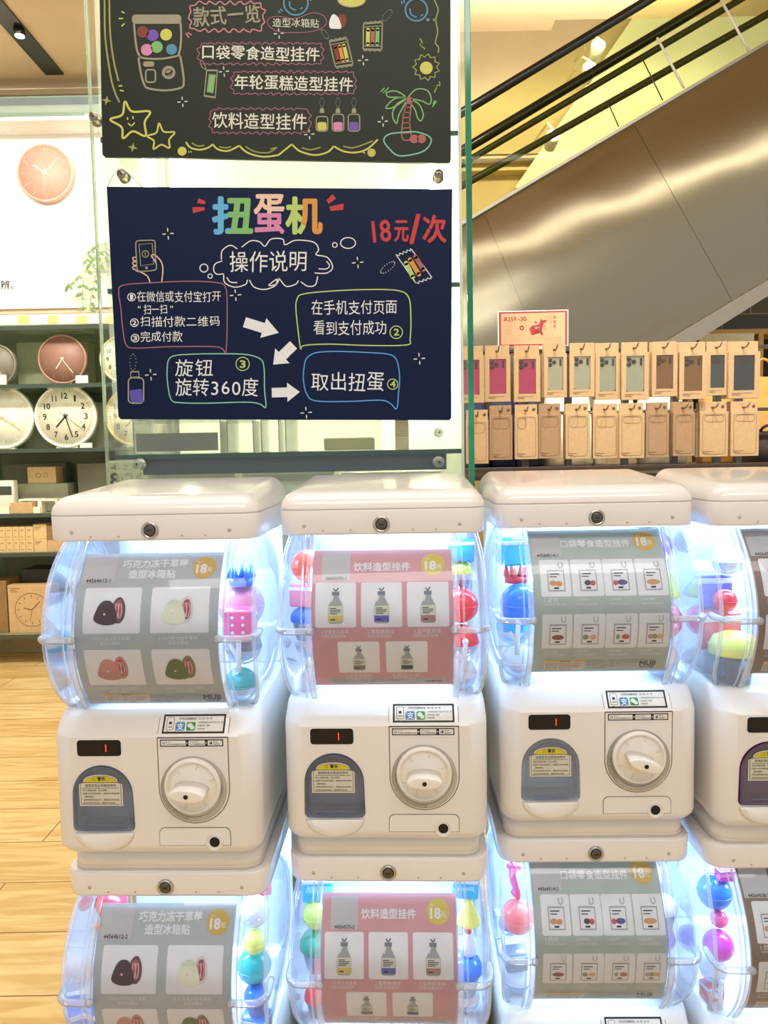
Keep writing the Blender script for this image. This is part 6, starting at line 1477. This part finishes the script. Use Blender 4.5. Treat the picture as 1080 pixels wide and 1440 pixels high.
link('print', f.mesh('print', [mat('sign_peach', (238, 184, 138), .5), mat('sign_red', (176, 60, 62), .5), mat('sign_rose', (202, 132, 102), .5), mat('sign_pink', (230, 150, 150), .5)], lambda u, v, l: Vector(((u/200-.5)*wd*.965, -.0006-l*.0002, h+.012-.0035-v/100*(h-.007)))), pn)
# goods lying on the table behind the rack
TB_Y = 3.15
tb = thing('display_table', 'low oak display table behind the phone case rack', 'table', (P(880, 640, TB_Y+.3).x, TB_Y+.3, 0))
ztb = P(870, 655, TB_Y).z
xa, xb = P(620, 650, TB_Y).x-tb.location.x, P(1140, 650, TB_Y).x-tb.location.x
MB().box(xa, xb, -.3, .35, ztb-.03, ztb).build('top', mat('table_dark', (84, 66, 48), .5), tb)
for x in (xa+.05, xb-.05):
    for y in (-.25, .3): MB().box(x-.025, x+.025, y-.025, y+.025, .001, ztb-.0305).build('leg', WOODF, tb)
def bag(px0, py0, px1, y, d, col, label, name='tote_bag', cat='bag'):
    a, b = P(px0, py0, y), P(px1, py0, y); wd, h = b.x-a.x, a.z-ztb-.001
    t = thing(name, label, cat, ((a.x+b.x)/2, y+d/2, ztb+.001))
    rings = []
    for z, k_, kd in ((0, .94, .8), (.01, 1, 1), (h*.5, .98, 1.05), (h*.85, .9, .6), (h*.97, .86, .35), (h, .84, .3)):
        rings.append([(x*k_, yy*kd+.004*math.sin(9*x/wd+z*20), z+ZB-ZB) for x, yy in rrect(-wd/2, -d/2, wd/2, d/2, min(wd, d)*.3, 5)])
    MB().loft(rings).build('body', mat('bag_%d_%d_%d' % col, col, .7, var=.15, scale=14, bump=.4), t)
    MB().tube(smooth_pts([(-wd*.22, -d*.12, h*.98), (-wd*.18, -d*.2, h*1.12), (0, -d*.2, h*1.2), (wd*.18, -d*.2, h*1.12), (wd*.22, -d*.12, h*.98)], k=5), .006, 8).build('handle', mat('bag_%d_%d_%d' % col, col, .7), t)
    return t
bag(640, 562, 690, TB_Y, .16, (22, 32, 66), 'navy cloth bag on the table nearest the glass case')
bag(690, 560, 728, TB_Y+.03, .16, (24, 34, 70), 'navy cloth bag on the table, second from the glass case')
bag(729, 558, 766, TB_Y, .16, (20, 30, 62), 'navy cloth bag beside the white pouches')
bag(768, 552, 838, TB_Y+.02, .15, (244, 234, 208), 'large cream cloth pouch behind the clear phone cases')
bag(840, 552, 900, TB_Y, .15, (240, 228, 200), 'cream cloth pouch behind the frosted phone cases')
bag(902, 556, 972, TB_Y+.03, .15, (226, 220, 196), 'off white cloth pouch behind the brown phone cases')
bag(996, 552, 1040, TB_Y, .15, (208, 152, 74), 'tan leather bag behind the grey phone cases')
bag(1046, 528, 1120, TB_Y+.03, .2, (222, 168, 88), 'slouchy tan leather bag at the rack end')
bag(1062, 606, 1130, TB_Y-.24, .18, (50, 32, 30), 'dark maroon pouch at the table corner')
